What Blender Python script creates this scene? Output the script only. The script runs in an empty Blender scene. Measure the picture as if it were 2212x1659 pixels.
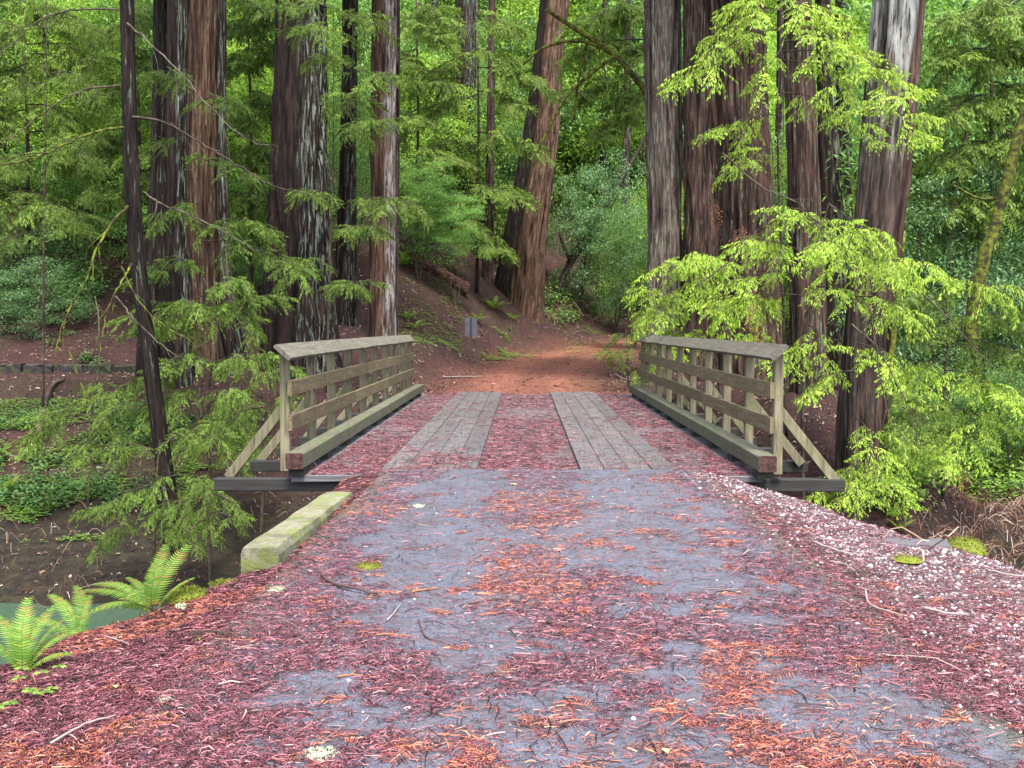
import bpy, math, random
import numpy as np
from mathutils import Vector, Matrix, Euler

# ------------------------------------------------------------------ camera, sky, sun, exposure
sc = bpy.context.scene
COL = sc.collection
cam_data = bpy.data.cameras.new('camera'); cam = bpy.data.objects.new('camera', cam_data); COL.objects.link(cam)
cam_data.lens = 36.0; cam_data.sensor_width = 36.0; cam_data.clip_start = 0.05; cam_data.clip_end = 600
EYE = Vector((0, 0, 1.5))
cam.location = EYE
cam.rotation_euler = (math.radians(90 - 3.22), 0, math.radians(0.65))
sc.camera = cam
SUN_EL, SUN_AZ = math.radians(64), math.radians(165)      # compass bearing of the sun, clockwise from +Y
world = bpy.data.worlds.new('World'); sc.world = world; world.use_nodes = True
wn = world.node_tree.nodes; wl = world.node_tree.links
sky = wn.new('ShaderNodeTexSky'); sky.sky_type = 'NISHITA'; sky.sun_disc = False
sky.sun_elevation = SUN_EL; sky.sun_rotation = SUN_AZ
sky.air_density = 1.0; sky.dust_density = 3.0; sky.ozone_density = 1.0
soft = wn.new('ShaderNodeHueSaturation'); soft.inputs['Saturation'].default_value = .7; wl.new(sky.outputs[0], soft.inputs['Color'])
bg = wn['Background']; wl.new(soft.outputs[0], bg.inputs[0]); bg.inputs[1].default_value = 0.115
sun_d = bpy.data.lights.new('sun', 'SUN'); sun_d.energy = 1.5; sun_d.angle = math.radians(12); sun_d.color = (1.0, 0.95, 0.88)
sun = bpy.data.objects.new('sun', sun_d); COL.objects.link(sun)
sd = Vector((math.sin(SUN_AZ) * math.cos(SUN_EL), math.cos(SUN_AZ) * math.cos(SUN_EL), math.sin(SUN_EL)))
sun.rotation_euler = sd.to_track_quat('Z', 'Y').to_euler()
vs = sc.view_settings; vs.view_transform = 'Standard'; vs.look = 'None'; vs.gamma = 1.0; vs.use_curve_mapping = False
vs.exposure = 2.66
try:
    sc.cycles.max_bounces = 6; sc.cycles.transparent_max_bounces = 4
    sc.cycles.diffuse_bounces = 3; sc.cycles.glossy_bounces = 2; sc.cycles.transmission_bounces = 3
    sc.cycles.use_denoising = True
except Exception:
    pass

# ------------------------------------------------------------------ helpers
R = random.Random(11)
RS = np.random.RandomState(7)
RM = cam.rotation_euler.to_matrix()

def px(dx, dy, Y):
    """the point at distance Y (along the bridge) seen at the picture position dx, dy"""
    d = RM @ Vector(((dx - 1106) / 2212, -(dy - 829.5) / 2212, -1))
    return EYE + d * (Y / d.y)

def _hash(ix, iy, iz):
    h = (ix * 374761393 + iy * 668265263 + iz * 2147483647 * 31 + 1013904223) & 0xffffffff
    h = ((h ^ (h >> 13)) * 1274126177) & 0xffffffff
    h = ((h ^ (h >> 16)) * 2246822519) & 0xffffffff
    return ((h ^ (h >> 15)) & 0xffffff) / float(0xffffff)

def vnoise(x, y, z=0.0):
    x, y, z = np.broadcast_arrays(np.asarray(x, float), np.asarray(y, float), np.asarray(z, float))
    x0 = np.floor(x).astype(np.int64); y0 = np.floor(y).astype(np.int64); z0 = np.floor(z).astype(np.int64)
    fx, fy, fz = x - x0, y - y0, z - z0
    fx = fx * fx * (3 - 2 * fx); fy = fy * fy * (3 - 2 * fy); fz = fz * fz * (3 - 2 * fz)
    r = 0
    for a in (0, 1):
        for b in (0, 1):
            for c in (0, 1):
                w = (fx if a else 1 - fx) * (fy if b else 1 - fy) * (fz if c else 1 - fz)
                r = r + w * _hash(x0 + a, y0 + b, z0 + c)
    return r

def fbm(x, y, z=0.0, o=4):
    r = 0; a = .5; t = 0
    for i in range(o):
        r = r + a * vnoise(np.asarray(x) * 2 ** i + 17.3 * i, np.asarray(y) * 2 ** i + 5.1 * i, np.asarray(z) * 2 ** i + 2.7 * i); t += a; a *= .5
    return r / t

def sstep(a, b, x):
    t = np.clip((x - a) / (b - a), 0, 1)
    return t * t * (3 - 2 * t)

def mesh_np(name, V, F, mats=(), attrs=None, smooth=False, mi=None):
    """V (n,3); F an (m,k) array or a list of such arrays"""
    me = bpy.data.meshes.new(name)
    if not isinstance(F, list): F = [F]
    F = [np.asarray(f, dtype=np.int32) for f in F if len(f)]
    V = np.asarray(V, dtype=np.float32)
    me.vertices.add(len(V)); me.vertices.foreach_set('co', V.ravel())
    nl = sum(f.size for f in F); nf = sum(len(f) for f in F)
    me.loops.add(nl); me.loops.foreach_set('vertex_index', np.concatenate([f.ravel() for f in F]))
    me.polygons.add(nf)
    tot = np.concatenate([np.full(len(f), f.shape[1], dtype=np.int32) for f in F])
    st = np.concatenate([[0], np.cumsum(tot)[:-1]]).astype(np.int32)
    me.polygons.foreach_set('loop_start', st)
    if smooth: me.polygons.foreach_set('use_smooth', np.ones(nf, dtype=bool))
    if mi is not None: me.polygons.foreach_set('material_index', np.asarray(mi, dtype=np.int32))
    for k, v in (attrs or {}).items():
        v = np.asarray(v, dtype=np.float32)
        if v.ndim == 1:
            a = me.attributes.new(k, 'FLOAT', 'POINT'); a.data.foreach_set('value', v)
        else:
            a = me.attributes.new(k, 'FLOAT_VECTOR', 'POINT'); a.data.foreach_set('vector', v.ravel())
    me.update(calc_edges=True)
    for m in mats: me.materials.append(m)
    return me

def link(name, me, parent=None, loc=None, rot=None, scale=None):
    o = bpy.data.objects.new(name, me); COL.objects.link(o)
    if parent is not None: o.parent = parent
    if loc is not None: o.location = loc
    if rot is not None: o.rotation_euler = rot
    if scale is not None: o.scale = scale if hasattr(scale, '__len__') else (scale,) * 3
    return o

def thing(name, label, cat, loc=(0, 0, 0), group=None, rotz=0):
    o = bpy.data.objects.new(name, None); COL.objects.link(o); o.location = loc; o.rotation_euler = (0, 0, rotz)
    o.empty_display_size = .2
    o['label'] = label; o['category'] = cat
    if group: o['group'] = group
    return o

def tag(o, label=None, cat=None, group=None, kind=None):
    if label: o['label'] = label
    if cat: o['category'] = cat
    if group: o['group'] = group
    if kind: o['kind'] = kind
    return o

class MB:
    """collects vertices and faces, with a material index for each face"""
    def __init__(s): s.v = []; s.f = []; s.m = []
    def add(s, V, F, m=0):
        n = len(s.v); s.v.extend([tuple(p) for p in V]); s.f.extend([tuple(i + n for i in f) for f in F]); s.m.extend([m] * len(F))
    def tube(s, P, Rr, n=6, m=0, cap=True):
        P = [Vector(p) for p in P]; V = []; F = []
        a = None
        for i, p in enumerate(P):
            t = (P[min(i + 1, len(P) - 1)] - P[max(i - 1, 0)]).normalized()
            if a is None:
                a = t.orthogonal().normalized()
            else:
                a = (a - t * a.dot(t)).normalized()
            b = t.cross(a); r = Rr[i] if hasattr(Rr, '__len__') else Rr
            for k in range(n):
                g = 2 * math.pi * k / n; V.append(p + (a * math.cos(g) + b * math.sin(g)) * r)
        for i in range(len(P) - 1):
            for k in range(n):
                F.append((i * n + k, i * n + (k + 1) % n, (i + 1) * n + (k + 1) % n, (i + 1) * n + k))
        if cap:
            F.append(tuple(range(n - 1, -1, -1))); F.append(tuple((len(P) - 1) * n + k for k in range(n)))
        s.add(V, F, m)
    def mesh(s, name, mats=(), smooth=False):
        me = bpy.data.meshes.new(name); me.from_pydata(s.v, [], s.f)
        for m in mats: me.materials.append(m)
        me.polygons.foreach_set('material_index', s.m)
        if smooth: me.polygons.foreach_set('use_smooth', [True] * len(s.f))
        me.update(); return me

def curve_pts(pts, n=12):
    """Catmull-Rom through pts"""
    P = [Vector(p) for p in pts]
    if len(P) == 2: P = [P[0], (P[0] + P[1]) / 2, P[1]]
    P = [P[0] * 2 - P[1]] + P + [P[-1] * 2 - P[-2]]
    out = []; seg = len(P) - 3
    for i in range(n + 1):
        t = i / n * seg; k = min(int(t), seg - 1); u = t - k
        a, b, c, d = P[k], P[k + 1], P[k + 2], P[k + 3]
        out.append(.5 * ((2 * b) + (c - a) * u + (2 * a - 5 * b + 4 * c - d) * u * u + (3 * b - a - 3 * c + d) * u ** 3))
    return out

# ------------------------------------------------------------------ materials
class NT:
    def __init__(s, name):
        s.m = bpy.data.materials.new(name); s.m.use_nodes = True; s.n = s.m.node_tree.nodes; s.l = s.m.node_tree.links
        s.bsdf = s.n['Principled BSDF']; s.out = s.n['Material Output']
    def node(s, t, **k):
        n = s.n.new(t)
        for a, b in k.items(): setattr(n, a, b)
        return n
    def put(s, sock, v):
        if isinstance(v, bpy.types.NodeSocket): s.l.new(v, sock)
        elif v is not None:
            if hasattr(v, '__len__') and len(v) == 3 and sock.type == 'RGBA': v = tuple(v) + (1,)
            sock.default_value = v
    def coord(s, scale=(1, 1, 1), src='Object', attr=None):
        if attr: o = s.node('ShaderNodeAttribute', attribute_name=attr).outputs['Vector']
        elif src == 'World': o = s.node('ShaderNodeNewGeometry').outputs['Position']
        else: o = s.node('ShaderNodeTexCoord').outputs[src]
        mp = s.node('ShaderNodeMapping'); s.l.new(o, mp.inputs[0]); mp.inputs['Scale'].default_value = scale
        return mp.outputs[0]
    def attr(s, name): return s.node('ShaderNodeAttribute', attribute_name=name).outputs['Fac']
    def noise(s, v, scale=5, detail=4, rough=.6, dist=0):
        n = s.node('ShaderNodeTexNoise'); s.put(n.inputs['Vector'], v)
        n.inputs['Scale'].default_value = scale; n.inputs['Detail'].default_value = detail
        n.inputs['Roughness'].default_value = rough; n.inputs['Distortion'].default_value = dist
        return n.outputs['Fac']
    def voro(s, v, scale=5, feat='F1', out='Distance'):
        n = s.node('ShaderNodeTexVoronoi', feature=feat); s.put(n.inputs['Vector'], v); n.inputs['Scale'].default_value = scale
        return n.outputs[out]
    def ramp(s, f, *st, interp='LINEAR'):
        n = s.node('ShaderNodeValToRGB'); s.put(n.inputs[0], f); cr = n.color_ramp; cr.interpolation = interp
        while len(cr.elements) < len(st): cr.elements.new(.5)
        for e, (p, c) in zip(cr.elements, st):
            e.position = p; e.color = (tuple(c) + (1,)) if hasattr(c, '__len__') else (c, c, c, 1)
        return n.outputs[0]
    def mix(s, f, a, b, mode='MIX'):
        n = s.node('ShaderNodeMix', data_type='RGBA', blend_type=mode); s.put(n.inputs[0], f); s.put(n.inputs[6], a); s.put(n.inputs[7], b)
        return n.outputs[2]
    def math(s, op, a, b=None, clamp=False):
        n = s.node('ShaderNodeMath', operation=op, use_clamp=clamp); s.put(n.inputs[0], a)
        if b is not None: s.put(n.inputs[1], b)
        return n.outputs[0]
    def bump(s, h, strength=.5, dist=.02):
        n = s.node('ShaderNodeBump'); n.inputs['Strength'].default_value = strength; n.inputs['Distance'].default_value = dist
        s.put(n.inputs['Height'], h); s.l.new(n.outputs[0], s.bsdf.inputs['Normal']); return n
    def fin(s, col, rough=.8, spec=.3):
        s.put(s.bsdf.inputs['Base Color'], col); s.put(s.bsdf.inputs['Roughness'], rough)
        s.bsdf.inputs['Specular IOR Level'].default_value = spec
        return s.m

def leaf_mat(name, cols, trans=.35, spec=.35, rough=.5, obvar=.25):
    t = NT(name)
    rnd = t.node('ShaderNodeNewGeometry').outputs['Random Per Island']
    c = t.ramp(rnd, *[(i / max(1, len(cols) - 1), q) for i, q in enumerate(cols)])
    ob = t.node('ShaderNodeObjectInfo').outputs['Random']
    f = t.math('ADD', t.math('MULTIPLY', ob, obvar * 2), 1 - obvar)
    v = t.node('ShaderNodeHueSaturation'); t.put(v.inputs['Color'], c); t.put(v.inputs['Value'], f)
    c = v.outputs[0]
    t.fin(c, rough, spec)
    tr = t.node('ShaderNodeBsdfTranslucent'); t.put(tr.inputs[0], t.mix(1.0, c, (1.15, 1.1, .6), 'MULTIPLY'))
    mx = t.node('ShaderNodeMixShader'); mx.inputs[0].default_value = trans
    t.l.new(t.bsdf.outputs[0], mx.inputs[1]); t.l.new(tr.outputs[0], mx.inputs[2]); t.l.new(mx.outputs[0], t.out.inputs[0])
    return t.m

def bark_mat(name, dark, mid, light, lichen=(.30, .36, .28), lamt=.5, side=None, sidew=.3, zmin=None):
    """bark read in trunk coordinates: fibres run up the trunk; side = angle of the side given lichen and painted-in light"""
    t = NT(name)
    fib = t.noise(t.coord((1, 1, .07), attr='bark'), 17, 5, .65, .25)
    fine = t.noise(t.coord((1, 1, .06), attr='bark'), 55, 4, .7)
    blot = t.noise(t.coord((1, 1, .35), attr='bark'), 1.5, 3, .5)
    c = t.ramp(fib, (.38, dark), (.50, mid), (.62, light))
    c = t.mix(t.ramp(fine, (.40, .75), (.58, 0)), c, t.mix(1, c, (.30, .26, .26), 'MULTIPLY'))
    c = t.mix(t.ramp(blot, (.40, 0), (.62, .5)), c, dark)
    st = t.noise(t.coord((1, 1, .075), attr='bark'), 26, 4, .65, .5)
    e = .60 - .08 * lamt
    lm = t.ramp(st, (e, 0), (e + .05, 1))
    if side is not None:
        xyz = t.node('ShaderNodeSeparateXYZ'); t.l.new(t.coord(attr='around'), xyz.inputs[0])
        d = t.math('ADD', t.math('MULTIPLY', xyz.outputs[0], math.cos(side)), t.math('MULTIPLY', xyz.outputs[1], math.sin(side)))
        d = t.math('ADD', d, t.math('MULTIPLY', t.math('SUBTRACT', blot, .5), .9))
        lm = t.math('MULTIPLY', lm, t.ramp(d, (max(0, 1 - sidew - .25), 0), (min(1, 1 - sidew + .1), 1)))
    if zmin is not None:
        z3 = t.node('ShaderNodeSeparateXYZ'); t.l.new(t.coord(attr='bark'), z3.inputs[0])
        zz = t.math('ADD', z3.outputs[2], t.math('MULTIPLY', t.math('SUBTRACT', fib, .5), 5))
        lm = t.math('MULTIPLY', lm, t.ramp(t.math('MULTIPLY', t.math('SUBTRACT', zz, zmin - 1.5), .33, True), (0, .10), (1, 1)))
    lc = t.mix(t.ramp(t.noise(t.coord((1, 1, .25), attr='bark'), 8, 3), (.4, 0), (.6, 1)), lichen, tuple(q * .5 for q in lichen))
    c = t.mix(t.math('MULTIPLY', lm, .68), c, lc)
    ridge = t.attr('furrow')
    c = t.mix(t.ramp(ridge, (.30, .0), (.72, 1)), t.mix(1, c, (.22, .19, .19), 'MULTIPLY'), c)  # shade in the furrows painted into the bark colour
    t.bump(t.math('ADD', fib, t.math('MULTIPLY', fine, .5)), 1.0, .04)
    return t.fin(c, .9, .12)

def wood_mat(name, base, dark, green, along=1, gamt=.4, drip=False):
    """weathered timber; along = axis the grain follows"""
    t = NT(name)
    s = [14, 14, 14]; s[along] = .9
    g = t.noise(t.coord(tuple(s), 'World'), 2.2, 5, .65, .2) if False else t.noise(t.coord(tuple(s), src='World'), 2.2, 5, .65, .2)
    blot = t.noise(t.coord(src='World'), 3.2, 4, .6)
    c = t.ramp(g, (.3, dark), (.62, base))
    c = t.mix(t.ramp(blot, (.42, 0), (.68, .75)), c, tuple(q * .55 for q in base))
    if drip:
        s2 = [5, 5, 5]; s2[along] = 9; s2[2] = .7
        dr = t.noise(t.coord(tuple(s2), src='World'), 2.0, 3, .6)
        c = t.mix(t.ramp(dr, (.60, 0), (.66, .75)), c, tuple(q * .5 for q in dark))
    gn = t.noise(t.coord(src='World'), 1.7, 5, .65, .4)
    c = t.mix(t.ramp(gn, (.62 - .25 * gamt, 0), (.8 - .2 * gamt, .85)), c, green)
    ob = t.node('ShaderNodeObjectInfo').outputs['Random']
    v = t.node('ShaderNodeHueSaturation'); t.put(v.inputs['Color'], c); t.put(v.inputs['Value'], t.math('ADD', t.math('MULTIPLY', ob, .35), .83))
    t.bump(g, .5, .01)
    return t.fin(v.outputs[0], .8, .25)

M = {}
def pmat(name, attr, cols, rough=.75, spec=.3):
    t = NT(name); c = t.ramp(t.attr(attr), *cols); return t.fin(c, rough, spec)

# ------------------------------------------------------------------ terrain
WATER_Z = -2.85
ctrl = []
def cp(dx, dy, Y): ctrl.append(tuple(px(dx, dy, Y)))
for a in [(150,1210,17.3),(350,1210,17.0),(0,1210,17.5),(150,1000,21),(0,1000,21.5),(350,1000,20.5),(150,870,25),(0,870,25.5),(350,870,24.2),
          (150,795,28),(350,795,27.5),(0,795,28.5),(150,700,31.5),(0,700,32),(100,610,36),(350,700,30.5),(540,740,28.5),(540,610,36),(640,790,26.5),
          (860,745,29.5),(870,600,40),(870,500,46),(950,705,38),(950,620,43),(1018,787,38),(1040,692,45),(1130,645,50),(1130,545,57),
          (1200,712,52),(1300,692,58),(1390,686,62),(1330,746,50),(1380,742,53),(1200,765,44),(1100,790,37),(1400,790,42),(1280,752,48),(1440,790,28),(1560,820,26),
          (1700,850,22),(1750,910,19.5),(1870,1020,17),(1950,1010,17.5),(2100,1200,16),(2100,1080,18.2),(2100,1000,20.5),(2200,1000,20.5),
          (2200,900,26),(2000,860,26),(2200,760,40),(1980,1150,15.8),(250,620,34.5),(460,830,25),(1240,820,29),(960,830,27)]:
    cp(*a)
ctrl += [(-4.5,19.5,-1.75),(-4.5,21.5,-1.2),(-5,17,-2.4),(-3,21.7,-1.0),(-2.6,23.2,-.12),(2.6,23.2,-.12),(0,22.9,-.12),(0,25,-.1),(0,30,-.08),(1,36,0),
         (0,21.8,-1.6),(0,20,-2.3),(3,20.5,-1.9),(4.2,18,-1.9),(0,17,-2.7),(4,22.5,-.5),
         # creek bed
         (-7,14,-3.3),(-7,12,-3.1),(-12,14.5,-3.3),(-12,11.5,-3.0),(-20,15,-3.3),(0,14,-3.3),(0,12.2,-3.0),(5,13.4,-3.2),(5,11.6,-2.9),(10,13,-3.2),(20,13,-3.2),(-3.5,14,-3.3),(-3.5,12,-3.1),
         (-7,16.2,-2.8),(-12,17,-2.7),(3.5,15.8,-2.6),(0,16,-2.9),
         # banks under the near shoulders
         (-4.2,10.3,-2.7),(-4.6,8,-2.8),(-5,5,-3.0),(-5,0,-3.0),(-9,8,-3.0),(-9,0,-3.0),(-20,0,-2.5),(-20,8,-2.6),
         (4.8,10,-2.4),(5.6,7.5,-2.3),(6,4,-2.0),(6,-2,-1.8),(10,8,-2.6),(10,0,-1.8),(20,4,-1.5),(14,18,-1.2),(20,20,-.5),
         # slopes round about
         (-18,22,-.6),(-18,29,.8),(-20,34,4),(-30,40,11),(-25,50,17),(-45,40,19),(-30,70,28),(-10,70,18),(0,75,17),(-50,90,50),(0,100,30),
         (25,75,8),(25,50,3),(40,45,5),(40,25,1),(60,60,12),(30,100,22),(60,100,26),(0,150,55),(-90,60,50),(-90,20,22),(-60,10,8),(90,40,16),(90,90,36),(90,160,70),(-80,160,95),(0,190,75),(-50,-10,2),(50,-10,1),(0,-20,0),(10,60,2.2),(14,70,3.5)]
CT = np.array(ctrl)
def _fit():
    P = CT[:, :2]; D = np.linalg.norm(P[:, None] - P[None], axis=2)
    n = len(P); A = np.zeros((n + 3, n + 3)); A[:n, :n] = -D; A[:n, :n] -= np.eye(n) * 0.15
    A[:n, n] = 1; A[:n, n + 1:] = P; A[n, :n] = 1; A[n + 1:, :n] = P.T
    return np.linalg.solve(A, np.concatenate([CT[:, 2], [0, 0, 0]]))
RW = _fit()
PLAT = np.array([(-2.45,-8),(-2.48,4.2),(-2.18,5.3),(-1.82,6.25),(-1.76,10.45),(2.15,10.45),(2.6,9.2),(2.85,8),(3.2,6.5),(3.7,5),(4.2,-8)], float)
def sdf(x, y, P=PLAT):
    d = np.full(x.shape, 1e9); ins = np.zeros(x.shape, bool)
    for i in range(len(P)):
        a = P[i]; b = P[(i + 1) % len(P)]; e = b - a
        t = np.clip(((x - a[0]) * e[0] + (y - a[1]) * e[1]) / (e @ e), 0, 1)
        d = np.minimum(d, np.hypot(x - a[0] - t * e[0], y - a[1] - t * e[1]))
        c = ((a[1] > y) != (b[1] > y)) & (x < (b[0] - a[0]) * (y - a[1]) / (b[1] - a[1] + 1e-12) + a[0])
        ins ^= c
    return np.where(ins, -d, d)
ROADC = np.array([(0.1,22),(0.1,28),(.5,34),(1.7,41),(3.7,47),(6.6,51.5),(10.5,55),(16,58),(26,61)], float)
def road_d(x, y):
    d = np.full(np.shape(x), 1e9)
    for a, b in zip(ROADC[:-1], ROADC[1:]):
        e = b - a; t = np.clip(((x - a[0]) * e[0] + (y - a[1]) * e[1]) / (e @ e), 0, 1)
        d = np.minimum(d, np.hypot(x - a[0] - t * e[0], y - a[1] - t * e[1]))
    return d
def H(x, y):
    x = np.atleast_1d(np.asarray(x, float)); y = np.atleast_1d(np.asarray(y, float))
    shp = x.shape; X = x.ravel(); Yy = y.ravel(); out = np.empty(X.size)
    for i in range(0, X.size, 20000):
        xs = X[i:i + 20000]; ys = Yy[i:i + 20000]
        D = np.hypot(xs[:, None] - CT[:, 0], ys[:, None] - CT[:, 1])
        out[i:i + 20000] = -D @ RW[:-3] + RW[-3] + RW[-2] * xs + RW[-1] * ys
    z = out.reshape(shp)
    far = np.hypot(x, y); rd = road_d(x, y); rk = sstep(1.8, 5.0, rd)
    z = z + (fbm(x * .35, y * .35, 3.1) - .5) * np.clip(far * .03, 0, 1.2) * rk + (fbm(x * 2.1, y * 2.1, 7.7, 3) - .5) * .16 * sstep(8, 16, far) * (.15 + .85 * rk)
    zr = np.interp(y, [22, 28, 34, 41, 47, 52, 56, 62], [-.11, -.10, .00, .26, .52, .78, 1.05, 1.6]) + (fbm(x * 1.2, y * .6, 3.3, 3) - .5) * .06
    kr = sstep(3.6, 2.0, rd) * sstep(22.4, 24, y)
    z = z * (1 - kr) + zr * kr
    s = sdf(x, y)
    wv = (fbm(x * 1.3, y * 1.3, 1.0, 3) - .5) * .35
    k = sstep(-.12, 1.75, s + wv)
    top = -.012 * np.clip((np.abs(x - .2) - 1.6) * 8, 0, 6) + (fbm(x * 1.7, y * 1.7, .3, 3) - .5) * .07 * sstep(1.75, 2.3, np.abs(x - .2))
    return top * (1 - k) + z * k
def H1(x, y): return float(H(x, y)[0])

def ground_hit(dx, dy, y0=2.5, y1=140, step=None):
    d = px(dx, dy, 1.0) - EYE
    ys = np.concatenate([np.arange(y0, 14, .03), np.arange(14, 40, .08), np.arange(40, y1, .25)])
    z = EYE.z + d.z * ys; x = EYE.x + d.x * ys
    g = H(x, ys); below = np.nonzero(z <= g)[0]
    i = below[0] if len(below) else len(ys) - 1
    return Vector((x[i], ys[i], g[i]))

def crest(dx, dy):
    """the ground point on the edge of the near shoulder closest to a line of sight"""
    d = px(dx, dy, 1.0) - EYE; ys = np.arange(3, 9, .03); x = d.x * ys; z = EYE.z + d.z * ys; g = H(x, ys)
    i = int(np.argmin(np.where(z - g > 0, z - g, 0) + .0005 * ys)); return Vector((x[i], ys[i], g[i]))

def axis(a, b, fine0, fine1, step, grow):
    c = list(np.arange(fine0, fine1, step)); s = step; p = c[-1]
    while p < b: s *= grow; p += s; c.append(p)
    s = step; p = fine0; lo = []
    while p > a: s *= grow; p -= s; lo.append(p)
    return np.array(lo[::-1] + c)
gx = axis(-130, 130, -3.4, 4.6, .08, 1.045); gy = axis(-14, 190, 2.4, 11.6, .08, 1.02)
GX, GY = np.meshgrid(gx, gy); GZ = H(GX, GY)
n, m = len(gy), len(gx)
idx = np.arange(n * m).reshape(n, m)
F = np.stack([idx[:-1, :-1], idx[:-1, 1:], idx[1:, 1:], idx[1:, :-1]], -1).reshape(-1, 4)
rd = road_d(GX, GY)
s_pl = sdf(GX, GY)
roadm = (.35 * sstep(3.4, 2.0, rd) + .65 * sstep(2.2, 1.3, rd) * (.55 + .45 * np.exp(-((rd - .85) / .35) ** 2))) * sstep(21.5, 23, GY)
gravel = sstep(1.5, 2.4, GX) * (s_pl < .25) * sstep(.25, -.1, s_pl) * (0.55 + .45 * sstep(.35, .6, fbm(GX * .9, GY * .5, 9)))
mud_shade = sstep(-1.1, -2.3, GZ) * (s_pl > .4)  # ravine shade, together with dark mud, painted low on the banks
mossm = sstep(.50, .62, fbm(GX * .5, GY * .5, 20)) * sstep(16, 20, GY)

t = NT('forest_floor')
w = t.coord(src='World')
n1 = t.noise(w, 1.1, 5, .6); n2 = t.noise(w, 9, 5, .7); n3 = t.noise(w, 38, 3, .7)
vd = t.voro(w, 22)
c = t.ramp(n2, (.3, (0.007, 0.004, 0.004)), (.5, (0.022, 0.009, 0.009)), (.7, (0.045, 0.019, 0.015)))
c = t.mix(t.ramp(t.noise(w, 70, 3, .7), (.55, 0), (.66, .8)), c, (.105, .052, .040))
c = t.mix(t.ramp(n3, (.42, 0), (.62, .6)), c, (0.055, 0.024, 0.019))
c = t.mix(t.ramp(n1, (.4, 0), (.7, .6)), c, (0.013, 0.006, 0.006))
rc = t.ramp(n2, (.3, (.10, .036, .022)), (.6, (.22, .085, .055)), (.75, (.28, .16, .12)))
c = t.mix(t.attr('road'), c, rc)
c = t.mix(t.math('MULTIPLY', t.attr('moss'), t.ramp(n3, (.50, 0), (.58, .4))), c, (.035, .055, .014))
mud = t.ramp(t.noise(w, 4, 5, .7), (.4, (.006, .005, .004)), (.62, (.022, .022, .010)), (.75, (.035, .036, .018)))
c = t.mix(t.math('MULTIPLY', t.attr('mud_shade'), .85), c, mud)  # the shade of the ravine goes into the colour here along with the mud
gc = t.ramp(t.voro(w, 60, out='Color'), (.2, (.05, .028, .030)), (.6, (.14, .10, .10)), (.9, (.30, .26, .26)))
c = t.mix(t.math('MULTIPLY', t.attr('gravel'), .9), c, gc)
t.bump(t.math('ADD', n2, n3), .8, .05)
M['floor'] = t.fin(c, .9, .2)
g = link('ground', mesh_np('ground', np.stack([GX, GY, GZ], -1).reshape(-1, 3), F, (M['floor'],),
     {'road': roadm.ravel(), 'gravel': gravel.ravel(), 'moss': mossm.ravel(), 'mud_shade': mud_shade.ravel()}, smooth=True))
tag(g, kind='structure')

# water
t = NT('creek_water'); t.fin((.035, .06, .042), .08, .5); t.bump(t.noise(t.coord(src='World'), 3, 2), .08, .02)
wv_, wf = [(-40, 8, WATER_Z), (40, 8, WATER_Z), (40, 19, WATER_Z), (-40, 19, WATER_Z)], [(0, 1, 2, 3)]
tag(link('creek_water', mesh_np('creek_water', wv_, np.array(wf), (t.m,))), kind='structure')

# approach road
t = NT('asphalt'); w = t.coord(src='World')
a1 = t.noise(w, 160, 3, .8); a2 = t.noise(w, 1.6, 5, .6); a3 = t.voro(w, 120)
c = t.ramp(a1, (.36, (.026, .028, .040)), (.64, (.125, .132, .168)))
c = t.mix(t.ramp(a2, (.35, 0), (.7, .55)), c, (.045, .047, .06))
c = t.mix(t.ramp(t.noise(w, 5.5, 5, .7, .6), (.45, 0), (.62, .55)), c, (.055, .040, .040))
c = t.mix(t.ramp(t.noise(w, 34, 4, .7), (.55, 0), (.66, .7)), c, (.020, .018, .022))
c = t.mix(t.ramp(t.attr('edge'), (.0, .0), (1, .8)), c, (.06, .075, .04))
t.bump(a3, .5, .006); M['asphalt'] = t.fin(c, .62, .35)
ax = np.linspace(0, 1, 46); ay = np.arange(-6, 10.62, .1)
AY, AU = np.meshgrid(ay, ax, indexing='ij')
L_ = -1.56 + (fbm(AY * .8, 4.2) - .5) * .12; R_ = 1.92 + (fbm(AY * .7, 9.2) - .5) * .16
AX = L_ + (R_ - L_) * AU
AZ = np.where(AY < 10.3, H(AX, AY), H(AX, np.full_like(AY, 10.3))) + .014 - .05 * sstep(.03, 0, np.minimum(AU, 1 - AU))
idx = np.arange(AX.size).reshape(AX.shape)
F = np.stack([idx[:-1, :-1], idx[:-1, 1:], idx[1:, 1:], idx[1:, :-1]], -1).reshape(-1, 4)
edge = sstep(.10, .0, np.minimum(AU, 1 - AU))
tag(link('approach_road', mesh_np('approach_road', np.stack([AX, AY, AZ], -1).reshape(-1, 3), F, (M['asphalt'],), {'edge': edge.ravel()}, smooth=True)), kind='structure')
def surf(x, y):
    """height of whatever one would step on: road, bridge deck or ground"""
    x = np.asarray(x, float); y = np.asarray(y, float)
    z = H(x, y)
    onroad = (x > -1.55) & (x < 1.9) & (y < 10.6)
    z = np.where(onroad, np.where(y < 10.3, z, 0) + .014, z)
    deck = (np.abs(x - .06) < 2.45) & (y >= 10.6) & (y < 23.6)
    run = deck & ((np.abs(x + .995) < .5) | (np.abs(x - 1.1) < .5))
    z = np.where(deck, -.05, z); z = np.where(run, 0.0, z)
    return z

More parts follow.
